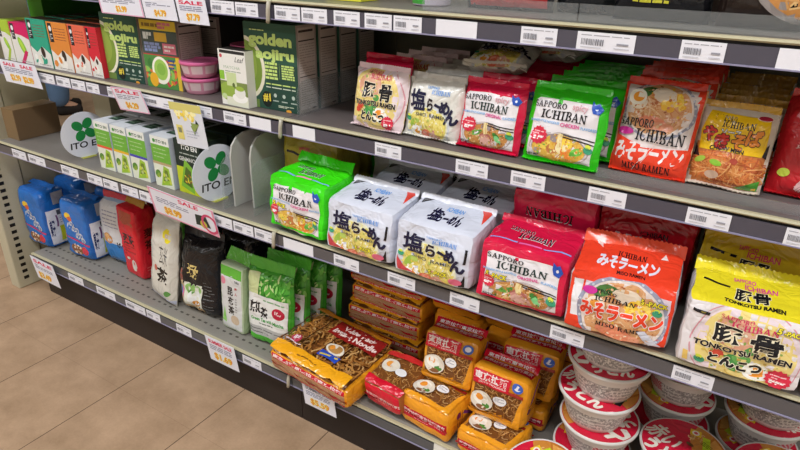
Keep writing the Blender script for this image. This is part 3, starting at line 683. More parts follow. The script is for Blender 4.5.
def art_sriracha(W, H):
    a = Art(W, H); rnd = random.Random(3); pk = 'e3b3b3'
    a.text(pk, 'instant', .44, .86, w=.22, bold=.02); a.text(pk, 'Sriracha', .54, .72, w=.74, h=.13, bold=.05); a.text(pk, 'Yakisoba', .58, .59, w=.66, h=.13, bold=.05); a.text(pk, 'JAPANESE STYLE', .5, .5, w=.7, h=.04, bold=.03)
    for i in range(26):
        t0 = PI*.55 + i*.06*PI; r = .28; a.curve(pk, [(.62+r*.3*math.cos(t0+j*.25)+j*.065*math.cos(t0), .27+.24*math.sin(t0+j*.25)*(.3+.13*j)) for j in range(6)], .02)
    a.ell('c9d84a', .1, .22, .06, .8)
    return a
# ================================================================ noodle packets (single)
def packet(W, H, D, body, art, label, seed, topc=None, sidec=None, group=None, botc=None, name='noodle_packet', cat='noodles', px=5, amp=.005, cols=None):
    t = thing(name, label, cat, group=group)
    cl = {'left': sidec or body, 'right': sidec or body}
    cl.update(cols or {})
    wrapped(W, H, D, sh_pillow(W, H, D, px=px, pz=5, amp=amp, seed=seed), body, {'front': art}, cl).obj('wrapper', t)
    o = fin(W*.98, .011, topc or body, seed, .004).obj('top_seal', t); o.location = (0, 0, H-.0015)
    o = fin(W*.98, .009, botc or body, seed+1, .003).obj('bottom_seal', t); o.location = (0, -.002, .0045); o.rotation_euler = (1.9, 0, 0)
    return t
W1, H1, D1 = .124, .138, .038
zs2 = H2 + DK + .001
def lean(root, x, y, z, tilt=-.2, rz=0.): root.location = (x, y, z); root.rotation_euler = (tilt, 0, rz)
def art_back(W, H, c): a = Art(W, H); a.lines('88807a', .1, .3, .9, .9, 8, .02); return a
def row(first, n, x, y0, pitch, labels, tilt=-.2, rz=0., jit=.004, z=zs2, dz=0.0, seed=1):
    rnd = random.Random(seed)
    for i in range(n):
        dup(first, (x + rnd.uniform(-jit, jit), y0 + pitch*i, z + dz + rnd.uniform(0, .004)), (tilt + rnd.uniform(-.03, .03), 0, rz + rnd.uniform(-.03, .03)), labels[i] if isinstance(labels, list) else labels)
ORD = ['first', 'second', 'third', 'fourth', 'fifth', 'sixth', 'seventh', 'eighth']
G1 = 'single noodle packets on the second shelf'
HA_, HB_, HC_, HD_, HE_, HF_ = .118, .112, .118, .126, .146, .124
ton1 = packet(W1+.004, HA_, D1, 'ecd9dc', art_tonkotsu(W1+.004, HA_), 'pale pink and yellow pork noodle packet with black brush characters, front of its row', 1, 'e3c7cd', 'd9c27a', G1)
lean(ton1, -.676, .058, zs2, -.2, -.06)
row(ton1, 3, -.672, .185, .06, ['pale pork noodle packet standing %s behind the front pork packet' % o for o in ORD[:3]], seed=2)
shi1 = packet(W1, HB_, D1, 'e4e2da', art_shio(W1, HB_), 'white salt noodle packet with navy brush characters, between the pork and the red packets', 2, 'c9c6c0', 'd3d0c8', G1)
lean(shi1, -.553, .062, zs2, -.2, -.06)
row(shi1, 3, -.548, .12, .055, ['white salt noodle packet standing %s behind the front salt packet' % o for o in ORD[:3]], seed=3)
ori1 = packet(W1, HC_, D1, 'd61a44', art_flavor(W1, HC_, 'original'), 'red and white original noodle packet, front of the red row', 3, group=G1)
lean(ori1, -.432, .058, zs2, -.2, -.04)
row(ori1, 6, -.424, .112, .05, ['red original noodle packet, %s behind the front red packet' % o for o in ORD[:6]], seed=4)
chi1 = packet(W1+.010, HD_, D1, '34c81e', art_flavor(W1+.010, HD_, 'chicken'), 'green and white chicken noodle packet, front of the green row', 4, group=G1)
lean(chi1, -.295, .056, zs2, -.2, -.05)
row(chi1, 5, -.284, .11, .052, ['green chicken noodle packet, %s behind the front green packet' % o for o in ORD[:5]], seed=5)
mis1 = packet(W1-.002, HE_, D1, 'f0452a', art_miso(W1-.002, HE_), 'orange miso noodle packet showing its soup bowl, front of the miso row', 5, 'd93a26', 'e0b98a', G1)
lean(mis1, -.157, .088, zs2, -.24, -.04)
row(mis1, 4, -.150, .142, .054, ['orange miso noodle packet, %s behind the front miso packet' % o for o in ORD[:4]], -.24, seed=6)
cho1 = packet(W1-.017, HF_, D1, 'd9c9b8', art_chow(W1-.017, HF_), 'yellow chow mein noodle packet with red and orange characters, front of its row', 6, 'c99a3a', 'cfc6ba', G1)
lean(cho1, -.044, .094, zs2, -.24, -.05)
row(cho1, 6, -.034, .146, .049, ['yellow chow mein noodle packet, %s behind the front one' % o for o in ORD[:6]], -.24, seed=7)
sri1 = packet(W1+.02, .15, D1+.008, 'c4242c', art_sriracha(W1+.02, .15), 'red spicy noodle packet with pale pink lettering at the right end of its shelf', 7, 'c8322c', group=G1)
lean(sri1, .086, .116, zs2, -.24, -.06)
row(sri1, 2, .104, .195, .07, ['red spicy noodle packet, %s behind the one at the right end' % o for o in ORD[:2]], -.24, seed=8)
# the magenta-topped packet at the left and the loose ones lying on the row
dup(ori1, (-.708, .125, zs2+.008), (-.2, 0, -.05), 'red topped original noodle packet standing left of the pork packets beside the carton')
dup(shi1, (-.462, .13, zs2+.137), (-1.42, 0, .12), 'white salt noodle packet lying loose on top of the red row, nearest the front')
dup(shi1, (-.41, .262, zs2+.15), (-1.5, 0, -.16), 'white salt noodle packet lying loose on the red row, farther back')
# ================================================================ five-packs
zs3 = H3 + DK + .006
G5 = 'noodle five-packs on the third shelf'
def multipack(W, H, D, body, art, top, label, seed, cols=None, finc=None, slope=.004, name='noodle_multipack', r=.009, finy=None, amp=.0075, arts=None, group=G5, finh=.014, fint=None, ears=True):
    t = thing(name, label, 'noodles', group=group)
    ar = {'front': art, 'top': top}; ar.update(arts or {})
    ar = {k_: v_ for k_, v_ in ar.items() if v_}
    wrapped(W, H, D, sh_block(W, H, D, r, amp, seed, slope, .05), body, ar, cols).obj('wrapper', t)
    o = fin(W*1.0, finh, finc or body, seed, .006).obj('top_seal', t); o.location = (0, D*.36 if finy is None else finy, H+slope*.8-.002); o.rotation_euler = (-.5, 0, 0)
    return t
def put(root, x, y, z=zs3, rz=0., tilt=0.): root.location = (x, y, z); root.rotation_euler = (tilt, 0, rz); return root
W5, H5, D5 = .163, .106, .104
c5 = multipack(W5, H5+.012, D5, '3ee017', art_flavor(W5, H5+.012, 'chicken', True), art_flavor_top(W5, D5, 'chicken'), 'bright green chicken noodle five-pack at the left end of the five-packs', 21, slope=.022, finh=.024)
put(c5, -.826, .014, rz=-.05, tilt=-.1)
s5 = multipack(W5, H5, D5, 'd8dcea', art_shio(W5, H5, True), art_shio_top(W5, D5), 'white salt noodle five-pack, next to the green five-pack', 22, finc='e6e8f2', slope=.026)
put(s5, -.654, .004, rz=-.03, tilt=-.1)
dup(s5, (-.481, .0, zs3), (-.1, 0, -.01), 'white salt noodle five-pack, next to the red five-pack')
o5 = multipack(W5-.002, H5+.002, D5, 'd61a44', art_flavor(W5-.002, H5+.002, 'original', True), art_flavor_top(W5-.002, D5, 'original'), 'red original noodle five-pack at the front of the third shelf', 23, slope=.02)
put(o5, -.306, .004, rz=.02, tilt=-.1)
m5 = multipack(W5, H5-.001, D5, 'f0452a', art_miso(W5, H5-.001, True), art_miso_top(W5, D5), 'orange miso noodle five-pack at the front of the third shelf', 24, {'left': 'e6e2ea', 'right': 'e0dce8'}, slope=.03, finc='ef5a3e', finh=.022)
put(m5, -.142, .0, rz=.1, tilt=-.12)
t5 = multipack(W5+.002, H5+.003, D5, 'e8e2e4', art_tonkotsu(W5+.002, H5+.003, True), art_tonkotsu_top(W5+.002, D5), 'yellow topped pork noodle five-pack at the front of the third shelf', 25, {'top': 'ead92a', 'left': 'ded8d6'}, slope=.022, finc='ead92a', finh=.022)
put(t5, .037, .002, rz=.08, tilt=-.1)
y5 = multipack(W5, H5-.014, D5, 'd9803a', art_chow(W5, H5-.014, True), None, 'orange chow mein five-pack cut off at the right edge of the third shelf', 26, slope=.006)
put(y5, .209, .02, rz=.03)
# taller packs of the rows behind
HT5 = .168
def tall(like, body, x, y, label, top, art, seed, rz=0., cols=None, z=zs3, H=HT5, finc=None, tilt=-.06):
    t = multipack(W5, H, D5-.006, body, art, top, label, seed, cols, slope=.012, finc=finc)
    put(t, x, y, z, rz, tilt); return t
up = Art(W5, HT5); up.text('e9e4e6', 'ICHIBAN', .46, .76, w=.62, h=.11, rot=PI, serif=True); up.text('18201c', 'ICHIBAN', .46, .765, w=.62, h=.1, rot=PI, serif=True); up.text('e9e4e6', 'SAPPORO', .68, .62, w=.42, h=.085, rot=PI, bold=.05); up.text('18201c', 'SAPPORO', .68, .62, w=.42, h=.075, rot=PI, bold=.0)
up.text('d9c53c', '5-PACK', .78, .47, w=.34, h=.08, bold=.05, out=INK, ob=.05)
tall(o5, 'dc1c48', -.306, .137, 'upturned dark red five-pack behind the red original five-pack', None, up, 31)
mt = Art(W5, HT5); mt.text('b9a3a0', 'みそラーメン', .5, .68, w=.66, h=.13, bold=.05); mt.text(INK, 'ICHIBAN', .6, .78, w=.3, h=.06, bold=.02)
tall(m5, 'a81422', -.142, .150, 'miso five-pack, its colour darkened for shadow, behind the orange miso five-pack', None, mt, 32)  # miso wrapper and lettering in darker tones, shelf shadow painted into the colour
tt = Art(W5, HT5)
tt.line(INK, .06, .8, .32, .77, .035); tt.text('c23a52', 'SAPPORO', .42, .885, w=.2, h=.05, bold=.03); tt.text('c23a52', 'ICHIBAN', .58, .82, w=.3, h=.07, bold=.03); tt.text(INK, '豚骨', .52, .7, w=.3, h=.12, bold=.06, out='e9d9a0', ob=.04); tt.text(INK, 'TONKOTSU RAMEN', .5, .6, w=.5, h=.05, bold=.05)
tall(t5, 'c9a824', .03, .150, 'gold pork noodle five-pack standing behind the yellow topped five-pack', None, tt, 33)
def art_shio_tall(H):
    st = Art(W5, H); st.text(INK, '塩', .36, .8, w=.13, h=.13, bold=.06); st.text(INK, 'らーめん', .6, .79, w=.36, h=.11, bold=.05); st.poly('9c3a40', [(.85, 1), (1, 1), (.95, .82)]); st.poly(INK, [(0, 1), (.22, 1), (.05, .82)])
    return st
gt = Art(W5, HT5); gt.text(INK, 'ICHIBAN', .56, .84, w=.4, h=.08, serif=True); gt.text(INK, 'SAPPORO', .36, .91, w=.3, h=.05, serif=True); gt.line('8fa6ee', .5, .77, .9, .77, .02); gt.poly('ece7ea', [(.05, .05), (.95, .05), (.95, .72), (.05, .72)])
tall(c5, '2f9e1c', -.727, .262, 'chicken five-pack, its green darkened for shade, standing behind the bright green one', art_flavor_top(W5, D5-.006, 'chicken'), gt, 34)  # same flavour as the bright green pack, shade put into its green
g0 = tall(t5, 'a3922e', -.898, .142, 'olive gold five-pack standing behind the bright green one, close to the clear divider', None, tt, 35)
dup(s5, (-.642, .138, zs3+.002), (-.05, 0, .03), 'white salt five-pack in the shadow, middle one of the left white row')
dup(s5, (-.47, .138, zs3+.002), (-.05, 0, -.03), 'white salt five-pack in the shadow, middle one of the right white row')
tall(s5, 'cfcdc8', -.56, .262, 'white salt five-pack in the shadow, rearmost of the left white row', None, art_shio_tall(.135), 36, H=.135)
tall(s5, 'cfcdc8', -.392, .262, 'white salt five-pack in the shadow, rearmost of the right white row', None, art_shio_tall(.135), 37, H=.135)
dup(g0, (-.895, .262, zs3), (-.06, 0, 0), 'olive gold five-pack at the back, left of the shade-darkened green chicken five-pack')
# ================================================================ cartons
def carton(W, H, D, base, arts, label, name='carton', cat='box', cols=None, group=None, bevel=.0008, loc=None, rz=0., tilt=0., flap=None):
    t = thing(name, label, cat, group=group)
    wrapped(W, H, D, None, base, arts, cols, kind='card').obj('box_body', t)
    if flap:
        mb = MB(); mb.box(-W/2+.001, -D/2+.0008, H, W/2-.001, D/2-.001, H+.0012, pm(flap, 'card')); mb.obj('tuck_flap', t)
    if loc: put(t, *loc, rz, tilt)
    return t
def nutrition(W, H, base='b9aca4', dark='3a3434'):
    a = Art(W, H, 'card'); a.rect('c4b8b0', .08, .04, .92, .97); a.rect(dark, .12, .92, .84, .945); a.rect(dark, .1, .82, .9, .835); a.lines('9b8f88', .12, .45, .88, .8, 12, .009); a.rect(dark, .1, .42, .9, .43); a.lines('9b8f88', .12, .08, .88, .39, 12, .009); a.rect(dark, .66, .03, .86, .045)
    return a
# large green juice cartons
def art_aojiru(W, H):
    a = Art(W, H, 'card'); a.rect('2e5646', 0, 0, 1, 1); a.rect('24463b', .4, 0, 1, .55); LG = 'c6e080'
    a.ell('e9e6cf', -.06, .46, .44, 1.1); a.ell('7d9a3e', -.06, .46, .38, 1.12); a.ell('93ac4c', -.08, .5, .3, 1.1); a.rect('6f8b45', 0, 0, .22, .1)
    a.text(LG, 'golden', .5, .8, w=.82, h=.17, bold=.05); a.text(LG, 'aojiru', .58, .635, w=.72, h=.15, bold=.05)
    a.lines('cfe08e', .12, .9, .4, .93, 1, .012); a.lines(LG, .38, .36, .62, .57, 5, .028); a.lines(LG, .7, .38, .94, .55, 6, .02); a.line('8fae6a', .66, .38, .66, .56, .006)
    a.lines(LG, .38, .29, .95, .33, 1, .014); a.lines('cfdcc8', .38, .25, .95, .29, 1, .012)
    a.ell('14211c', .38, .12, .1, 1.2); a.text('e8d24a', '#1', .38, .14, h=.1, bold=.04)
    for u in (.55, .72, .9): a.ell('b9c9bd', u, .18, .03); a.lines('b9c9bd', u-.05, .1, u+.06, .13, 1, .014)
    a.lines('c9d2b8', .6, .04, .9, .07, 2, .01); a.ell('e8a23a', .8, .01, .05, .5)
    return a
WA, HA, DA = .148, .186, .066
zc = H2 + DK + .0008
gj = carton(WA, HA, DA, '2f5a49', {'front': art_aojiru(WA, HA), 'right': nutrition(DA, HA)}, 'large dark green juice powder carton with pale green lettering beside the white tea box', 'juice_carton', 'box', {'right': 'a89c95', 'top': '3d6a55'}, 'green juice powder cartons')
put(gj, -.953, .086, zc, rz=.02)
for i in range(3):
    dup(gj, (-.952 + .002*i, .158 + .072*i, zc), (0, 0, .02), 'green juice carton, %s behind the large front one, showing its grey nutrition side' % ORD[i])
gk = carton(WA, .172, DA, '2f5a49', {'front': art_aojiru(WA, .172), 'right': nutrition(DA, .172)}, 'dark green juice carton half covered by the hanging signs, next to the red snack box', 'juice_carton', 'box', {'right': 'a89c95'}, 'green juice powder cartons', loc=(-1.476, .086, zc), rz=.02)
dup(gk, (-1.478, .16, zc), (0, 0, .05), 'dark green juice carton behind the half covered one next to the snack boxes')
a = Art(.125, .165, 'card'); rnd = random.Random(6)
a.rect('2f4a3e', 0, 0, 1, 1); a.rect('e3c63a', .0, .86, 1, 1); a.lines('8a6f2a', .06, .89, .5, .97, 1, .05); a.lines('d8768a', .5, .88, .86, .98, 2, .04); a.rect('4a5550', 0, .5, 1, .84); a.lines('d7dcd9', .06, .72, .3, .82, 2, .05); a.rect('d9ae3c', .38, .7, .72, .83); a.lines('8f9fd0', .06, .54, .52, .68, 3, .04); a.rect('d9788c', .58, .53, .94, .68); a.lines('f2e6e6', .62, .55, .9, .66, 2, .03)
a.rect('c23a3a', 0, .49, 1, .505); a.rect('4f8a44', 0, 0, 1, .49); a.blobs(['6fae4e', '3f7a3a', '8cc25a', 'e0b030', 'd8743a', 'c23a4a'], .5, .25, .6, .42, 60, .03, .09, rnd)
a.ell('f2efe0', .45, .27, .25, 1.1); a.ell('9cc65a', .45, .28, .19, 1.1); a.ell('86b54a', .46, .29, .12, 1); a.ell('e9b02e', .22, .12, .12, 1.2); a.rect('d9b83a', .9, .0, 1, .49); a.lines('3a4a8a', .68, .3, .88, .46, 3, .03)
carton(.125, .165, .08, 'b0a08e', {'front': a, 'right': nutrition(.08, .165)}, 'juice powder carton with yellow top band and a vegetable picture', 'juice_carton', 'box', {'right': 'a3948a', 'left': 'a89878'}, 'green juice powder cartons', loc=(-1.325, .094, zc), rz=.06)
carton(.13, .165, .09, '3f3a38', {'front': nutrition(.13, .165, dark='232020')}, 'grey brown carton showing a fine print panel behind the pink tubs', 'carton', 'box', {'front': '8e817b'}, loc=(-1.33, .24, zc), rz=.05)
a = Art(.13, .175, 'card'); a.text('8f9a94', '25%', .55, .8, w=.4, h=.11, bold=.03); a.lines('6f7a74', .2, .6, .9, .72, 2, .02)
carton(.13, .175, .09, '2b2a2b', {'front': a}, 'black carton in the shadow behind the third pink tub', 'carton', 'box', loc=(-1.105, .255, zc))
# white tea box
a = Art(.086, .125, 'card'); rnd = random.Random(2)
a.rect('e9e8e2', 0, 0, 1, 1); a.rect('2b2b2b', .06, .93, .98, .985); a.text(INK, 'Leaf', .78, .84, w=.3, shear=.4); a.ell('c94a55', .1, .88, .05); a.text('9fb79a', 'MATCHA', .48, .69, w=.6, h=.05); a.lines('8a9a86', .22, .56, .8, .64, 2, .014)
a.rect('7d8f4e', 0, .2, 1, .44); a.rect('8bc23c', .0, .46, .18, .62); a.ell('93b04a', .25, .25, .3, .8); a.rect('c9d8a0', .25, .36, .62, .6); a.ell('5a6a3a', .5, .38, .05, 1.2); a.rect('dfe2cf', .2, .0, 1, .16); a.ell('f2f2ee', .7, .16, .28, .45); a.ell('e5e5df', .72, .26, .2, .8); a.ell('9db84a', .72, .33, .16, .4); a.ell('c2d69a', .12, .16, .1, .7)
carton(.086, .125, .04, 'd9d8d0', {'front': a}, 'white and green matcha tea box in front of the pink tub', 'tea_box', 'box', {'top': '3a3533'}, loc=(-1.046, .048, zc), rz=-.02)
# pink tubs
def pink_tub(label):
    t = thing('pink_tub', label, 'tub', group='pink lidded tubs')
    mb = MB(); P_, Wt = pm('c98aa0', 'plastic'), pm('d8c2c6', 'card')
    mb.lathe([(.036, 0), (.038, .002), (.0405, .010), (.0445, .029), (.0455, .031)], P_, 40, lambda i, k: Wt if i == 2 and (k % 5) else P_); mb.obj('cup', t)
    mb = MB(); L = pm('d76a9c', 'plastic'); mb.lathe([(.046, .0305), (.0475, .032), (.0475, .0375), (.0465, .0385), (.045, .0385), (.043, .036), (.02, .036), (.001, .036)], L, 40); mb.obj('lid', t)
    return t
tb = put(pink_tub('pink lidded tub at the bottom of the front stack'), -1.222, .086, zc)
dup(tb, (-1.223, .086, zc+.0395), (0, 0, 1), 'pink lidded tub on top of the front stack')
dup(tb, (-1.118, .16, zc), (0, 0, 2), 'pink lidded tub at the bottom, behind the white tea box')
dup(tb, (-1.118, .16, zc+.0395), (0, 0, .5), 'pink lidded tub, middle one of the stack behind the white tea box')
dup(tb, (-1.12, .16, zc+.079), (0, 0, 3), 'topmost pink tub of the stack behind the white tea box')
# snack boxes
def art_snack(W, H, c, pod):
    a = Art(W, H, 'card'); rnd = random.Random(int(c, 16) % 99)
    a.rect('e3e0da', 0, 0, 1, 1); a.poly(c, [(0, .42), (.3, .3), (.62, .44), (1, .3), (1, 1), (0, 1)]) if not pod else a.poly(c, [(0, .74), (.6, .7), (1, .62), (1, 1), (0, 1)])
    a.rect('1f1d20', .06, .58, .26, .97); a.ell('e8e8e8', .16, .86, .07, 1.1); a.lines('cfcfcf', .09, .6, .23, .76, 4, .02)
    if pod: a.ell('8cc63f', .55, .42, .32, .42, -1.0); a.ell('b5d94a', .52, .46, .2, .35, -1.0); a.poly(c, [(.3, .0), (.5, .0), (.8, .3), (.66, .34)])
    else:
        a.ell('3a2a22', .62, .32, .1, 1.6, .2); a.blobs(['f2efe8', 'e8e0d0', c], .42, .16, .3, .5, 14, .06, .12, rnd); a.lines('8a4a3a', .34, .62, .9, .9, 5, .012)
    a.lines('b0aaa4', .3, .02, .9, .08, 1, .02)
    return a
SN = [(-2.021, .066, 'a9c63c', 1, 'lime green snack box at the left edge of the second shelf', .118), (-1.937, .096, 'd01f62', 1, 'magenta snack box with a green pod, second from the left', .116), (-1.838, .097, '2fa283', 0, 'teal snack box between the magenta and the orange ones', .134), (-1.734, .096, 'dd8a3c', 0, 'orange snack box between the teal and the coral ones', .132), (-1.642, .076, 'e36a50', 0, 'coral snack box between the orange and the red ones', .132), (-1.576, .048, 'd02a3a', 0, 'red snack box next to the dark green juice carton', .132)]
for x, w, c, pod, lb, h in SN:
    b = carton(w, h, .05, c, {'front': art_snack(w, h, c, pod)}, lb, 'snack_box', 'box', {'top': '5a4a40' if not pod else c}, 'snack boxes on the second shelf', loc=(x, .062, zc))
    for i in range(1 if c == 'a9c63c' else 2): dup(b, (x, .122 + .058*i, zc), (0, 0, 0), lb.split(' snack')[0] + ' snack box standing %s behind the front one of its colour' % ORD[i])
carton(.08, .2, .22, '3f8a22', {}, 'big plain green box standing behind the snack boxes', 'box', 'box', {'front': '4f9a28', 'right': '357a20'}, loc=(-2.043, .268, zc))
# ================================================================ tea on the third shelf
zt = H3 + DK + .0008
def art_tea(W, H, stripe):
    a = Art(W, H, 'card'); rnd = random.Random(9)
    a.rect('6fae3f', 0, .5, 1, .84); a.rect('e4e6e0', 0, .84, 1, 1); a.text('2f5a34', 'ITO EN', .58, .91, w=.6, h=.06, bold=.03); a.ell('3f8f3f', .2, .91, .07, 1)
    a.lines('a9cf8a', .1, .56, .8, .8, 3, .02); a.rect(stripe, 0, .45, 1, .5); a.rect('dfe3d2', 0, 0, 1, .45)
    a.poly('9cc23a', [(.3, .02), (.9, .08), (.82, .4), (.55, .44)]); a.poly('6d8428', [(.45, .12), (.78, .16), (.74, .36), (.58, .36)]); a.ell('5a8a34', .2, .25, .16, .9, .6); a.blobs(['c9d24a', '8aa83a', 'b9c98a'], .5, .18, .45, .4, 14, .04, .09, rnd)
    return a
TEA = [(-1.552, .07, 'e25a35', 'green and white tea carton with a red stripe, behind the first clover sign'), (-1.478, .068, 'e3b52e', 'green and white tea carton with a yellow stripe'), (-1.404, .074, '4a45b0', 'green and white tea carton with a purple stripe'), (-1.308, .074, 'b9a27a', 'green and white tea carton with a tan stripe, right of the purple striped one')]
for x, w, c, lb in TEA:
    b = carton(w, .137, .09, 'd9dde2', {'front': art_tea(w, .137, c)}, lb, 'tea_carton', 'box', {'left': 'bfc8d8', 'right': 'bfc8d2', 'top': 'd3d7dc'}, 'tea cartons on the third shelf', loc=(x, .046, zt), rz=-.02)
    a = Art(w, .09, 'card'); a.rect('2f4a3a', .3, .35, .85, .8); a.lines('8aa88f', .36, .45, .8, .7, 2, .05)
    mb = wrapped(w-.002, .0012, .088, None, 'd3d7dc', {'top': a}, kind='card'); o = mb.obj('lid_flap', b); o.location = (0, 0, .1372)
    dup(b, (x, .142, zt), (0, 0, -.02), lb.split(',')[0] + ', the one standing behind')
a = Art(.096, .142, 'card'); a.rect('20302a', 0, .5, 1, 1); a.rect('c3cf2a', 0, 0, 1, .5); a.poly('7fb83a', [(.1, .12), (.62, .02), (.66, .5), (.36, .66)]); a.poly('4f6a2a', [(.2, .2), (.55, .12), (.56, .44), (.38, .52)]); a.blobs(['d8902a', '8a5a2a', 'e2d23a'], .42, .28, .16, .8, 18, .02, .04, random.Random(1)); a.text('d8dcd8', 'GENMAICHA', .56, .66, w=.8, h=.075, bold=.02); a.lines('aab4ac', .2, .74, .9, .78, 1, .02); a.text('e8ece8', 'ITO EN', .6, .88, w=.6, h=.09, bold=.03); a.poly('e3d83a', [(.7, .3), (.76, .36), (.82, .3), (.76, .24)])
gm = carton(.096, .142, .09, '27332c', {'front': a}, 'black and yellow brown rice tea carton behind the second clover sign', 'tea_carton', 'box', {'top': '3a4a30'}, 'tea cartons on the third shelf', loc=(-1.21, .05, zt), rz=-.02)
dup(gm, (-1.21, .15, zt), (0, 0, -.02), 'black and yellow tea carton standing behind the front one of its kind')
for x, lb in ((-1.87, 'plain beige carton at the back, left of the green tea cartons'), (-1.70, 'plain beige carton at the back, above the yellow striped tea carton')):
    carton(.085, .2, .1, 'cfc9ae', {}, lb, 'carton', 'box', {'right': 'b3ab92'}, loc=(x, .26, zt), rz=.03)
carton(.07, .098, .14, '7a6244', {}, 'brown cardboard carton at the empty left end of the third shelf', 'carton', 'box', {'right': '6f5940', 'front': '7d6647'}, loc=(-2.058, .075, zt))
# clover signs
def clover_sign(label, x, y, z, r, seed=0):
    t = thing('clover_sign', label, 'sign', (x, y, z), group='round tea signs on the third shelf')
    W = 2*r; a = Art(W, W, 'paper'); G = '1f8a43'
    for k_ in range(4):
        an = PI/4 + k_*PI/2 + .15; a.ell(G, .5+.155*math.cos(an), .62+.155*math.sin(an), .125, .78, an)
    a.text('23252a', 'ITO EN', .52, .3, w=.72, h=.14, bold=.02, shear=.12)
    mb = MB(); mb.lathe([(r-.0004, -.0007), (r, 0), (r-.0004, .0007)], pm('e4e8f2', 'paper'), 56)
    n = 2; P = [[Vector((-r+W*i/n, -r+W*j/n, .0007)) for i in range(n+1)] for j in range(n+1)]
    paint(mb, a, P, n, n, W, W, planar=True, circle=r)
    o = mb.obj('disc', t); o.matrix_local = Matrix(((0, 0, 1, 0), (1, 0, 0, 0), (0, 1, 0, r), (0, 0, 0, 1)))
    mb = MB(); mb.box(-.012, -.02, 0, .006, .02, .004, pm('d8d86a', 'plastic')); mb.box(-.004, -.012, .003, -.001, .012, .02, pm('d8d86a', 'plastic')); mb.obj('foot', t)
    return t
clover_sign('round white sign with green clover, left of the tea cartons', -1.70, .036, zt-.0005, .068).rotation_euler = (0, 0, -.12)
clover_sign('round white sign with green clover, in front of the black and yellow tea carton', -1.128, .022, zt-.0005, .072).rotation_euler = (0, 0, -.1)
# white rounded cartons between clover sign and five-packs
for x, y0, lb in ((-1.068, .012, 'white round-cornered cardboard screen right of the second clover sign'), (-1.022, .03, 'grey white cardboard screen next to the green chicken five-pack')):
    mb = MB(); z1 = zt+.178; r = .05
    pr = [(y0, zt), (y0+.2, zt), (y0+.2, z1)] + [(y0+r-r*math.cos(b), z1-r+r*math.sin(b)) for b in (PI/2, PI/3, PI/6, 0)]
    mb.prism(pr, x, x+.005, pm('b4b3ad', 'card')); tag(mb.obj('cardboard_screen'), lb, 'screen')
# ================================================================ bottom shelf, left bay
z4 = H4 + DK + .001
def bag(W, H, D, body, arts, label, seed, shape=None, cols=None, topc=None, name='tea_bag_pouch', cat='bag', group=None, finh=.022, amp=.003, fold=None):
    t = thing(name, label, cat, group=group)
    wrapped(W, H, D, shape or sh_pillow(W, H, D, 6, 5, amp, seed, .4, .45), body, arts, cols).obj('pouch', t)
    o = fin(W*.98, finh, topc or body, seed, .005).obj('top_seal', t); o.location = (0, 0, H-.002); o.rotation_euler = (fold or -.15, 0, 0)
    return t
W_b, H_b = .14, .215
a = Art(W_b, H_b); rnd = random.Random(12); a.rect('2a6fc0', 0, 0, 1, 1); a.ell('e8c23a', .3, .74, .1, .8); a.ell('d8643a', .36, .68, .09, .8)
for u, v in ((.3, .56), (.45, .5), (.6, .5), (.72, .42), (.42, .6), (.58, .4), (.8, .36)): a.text('c9cfd6', 'の', u, v, w=.17, bold=.04)
a.line('c23a6a', 0, .36, 1, .27, .05); a.ell('8a5a3a', .45, .14, .26, .5); a.blobs(['c98a5a', 'e8d2b8', 'f0e4d4', '8a4a2a'], .45, .15, .25, .5, 24, .03, .06, rnd); a.ell('d8384a', .78, .16, .14, .8)
b_ = Art(.1, H_b); b_.rect('dfe0ea', .12, .06, .95, .66); b_.rect('a8aab4', .45, .74, .9, .95); b_.rect('4a4d58', .5, .56, .85, .64); b_.text('39406a', '菓子', .25, .35, w=.18, h=.3, bold=.03); b_.rect('c9cf2a', .5, .1, .88, .36); b_.rect('7a4a7a', .42, .36, .48, .56); b_.lines('8a8fa8', .55, .4, .9, .52, 3, .012)
bl = bag(W_b, H_b, .10, '1f63b5', {'front': a, 'right': b_}, 'blue bag with white side label, leftmost on the bottom shelf', 41, sh_block(W_b, H_b, .1, .022, .005, 41), name='snack_bag', group='blue bags on the bottom shelf', finh=.02, fold=-1.1)
put(bl, -2.116, .075, z4, rz=.02)
dup(bl, (-1.905, .10, z4), (0, 0, .05), 'blue bag with white side label, between the leftmost blue bag and the white snack bag')
dup(bl, (-2.112, .20, z4), (0, 0, -.03), 'dark blue bag in the shadow behind the leftmost one')
dup(bl, (-1.90, .225, z4), (0, 0, .06), 'dark blue bag in the shadow behind the second one')
a = Art(.13, .23); a.rect('d5d6da', 0, .35, 1, 1); a.rect('2f7ac0', 0, 0, 1, .35); a.ell('c98a4a', .3, .42, .2, .8); a.ell('e0b070', .28, .44, .12, .8); a.text(INK, 'げん', .8, .35, w=.3, bold=.05); a.lines('9a9cb0', .2, .6, .8, .9, 5, .02)
bag(.13, .23, .08, '9fb4cf', {'front': a}, 'white and blue snack bag partly hidden by the red bag', 42, name='snack_bag', topc='c23a4a'); put(bpy.data.objects['snack_bag.004'] if 'snack_bag.004' in bpy.data.objects else bl, -1.757, .13, z4, rz=.05)
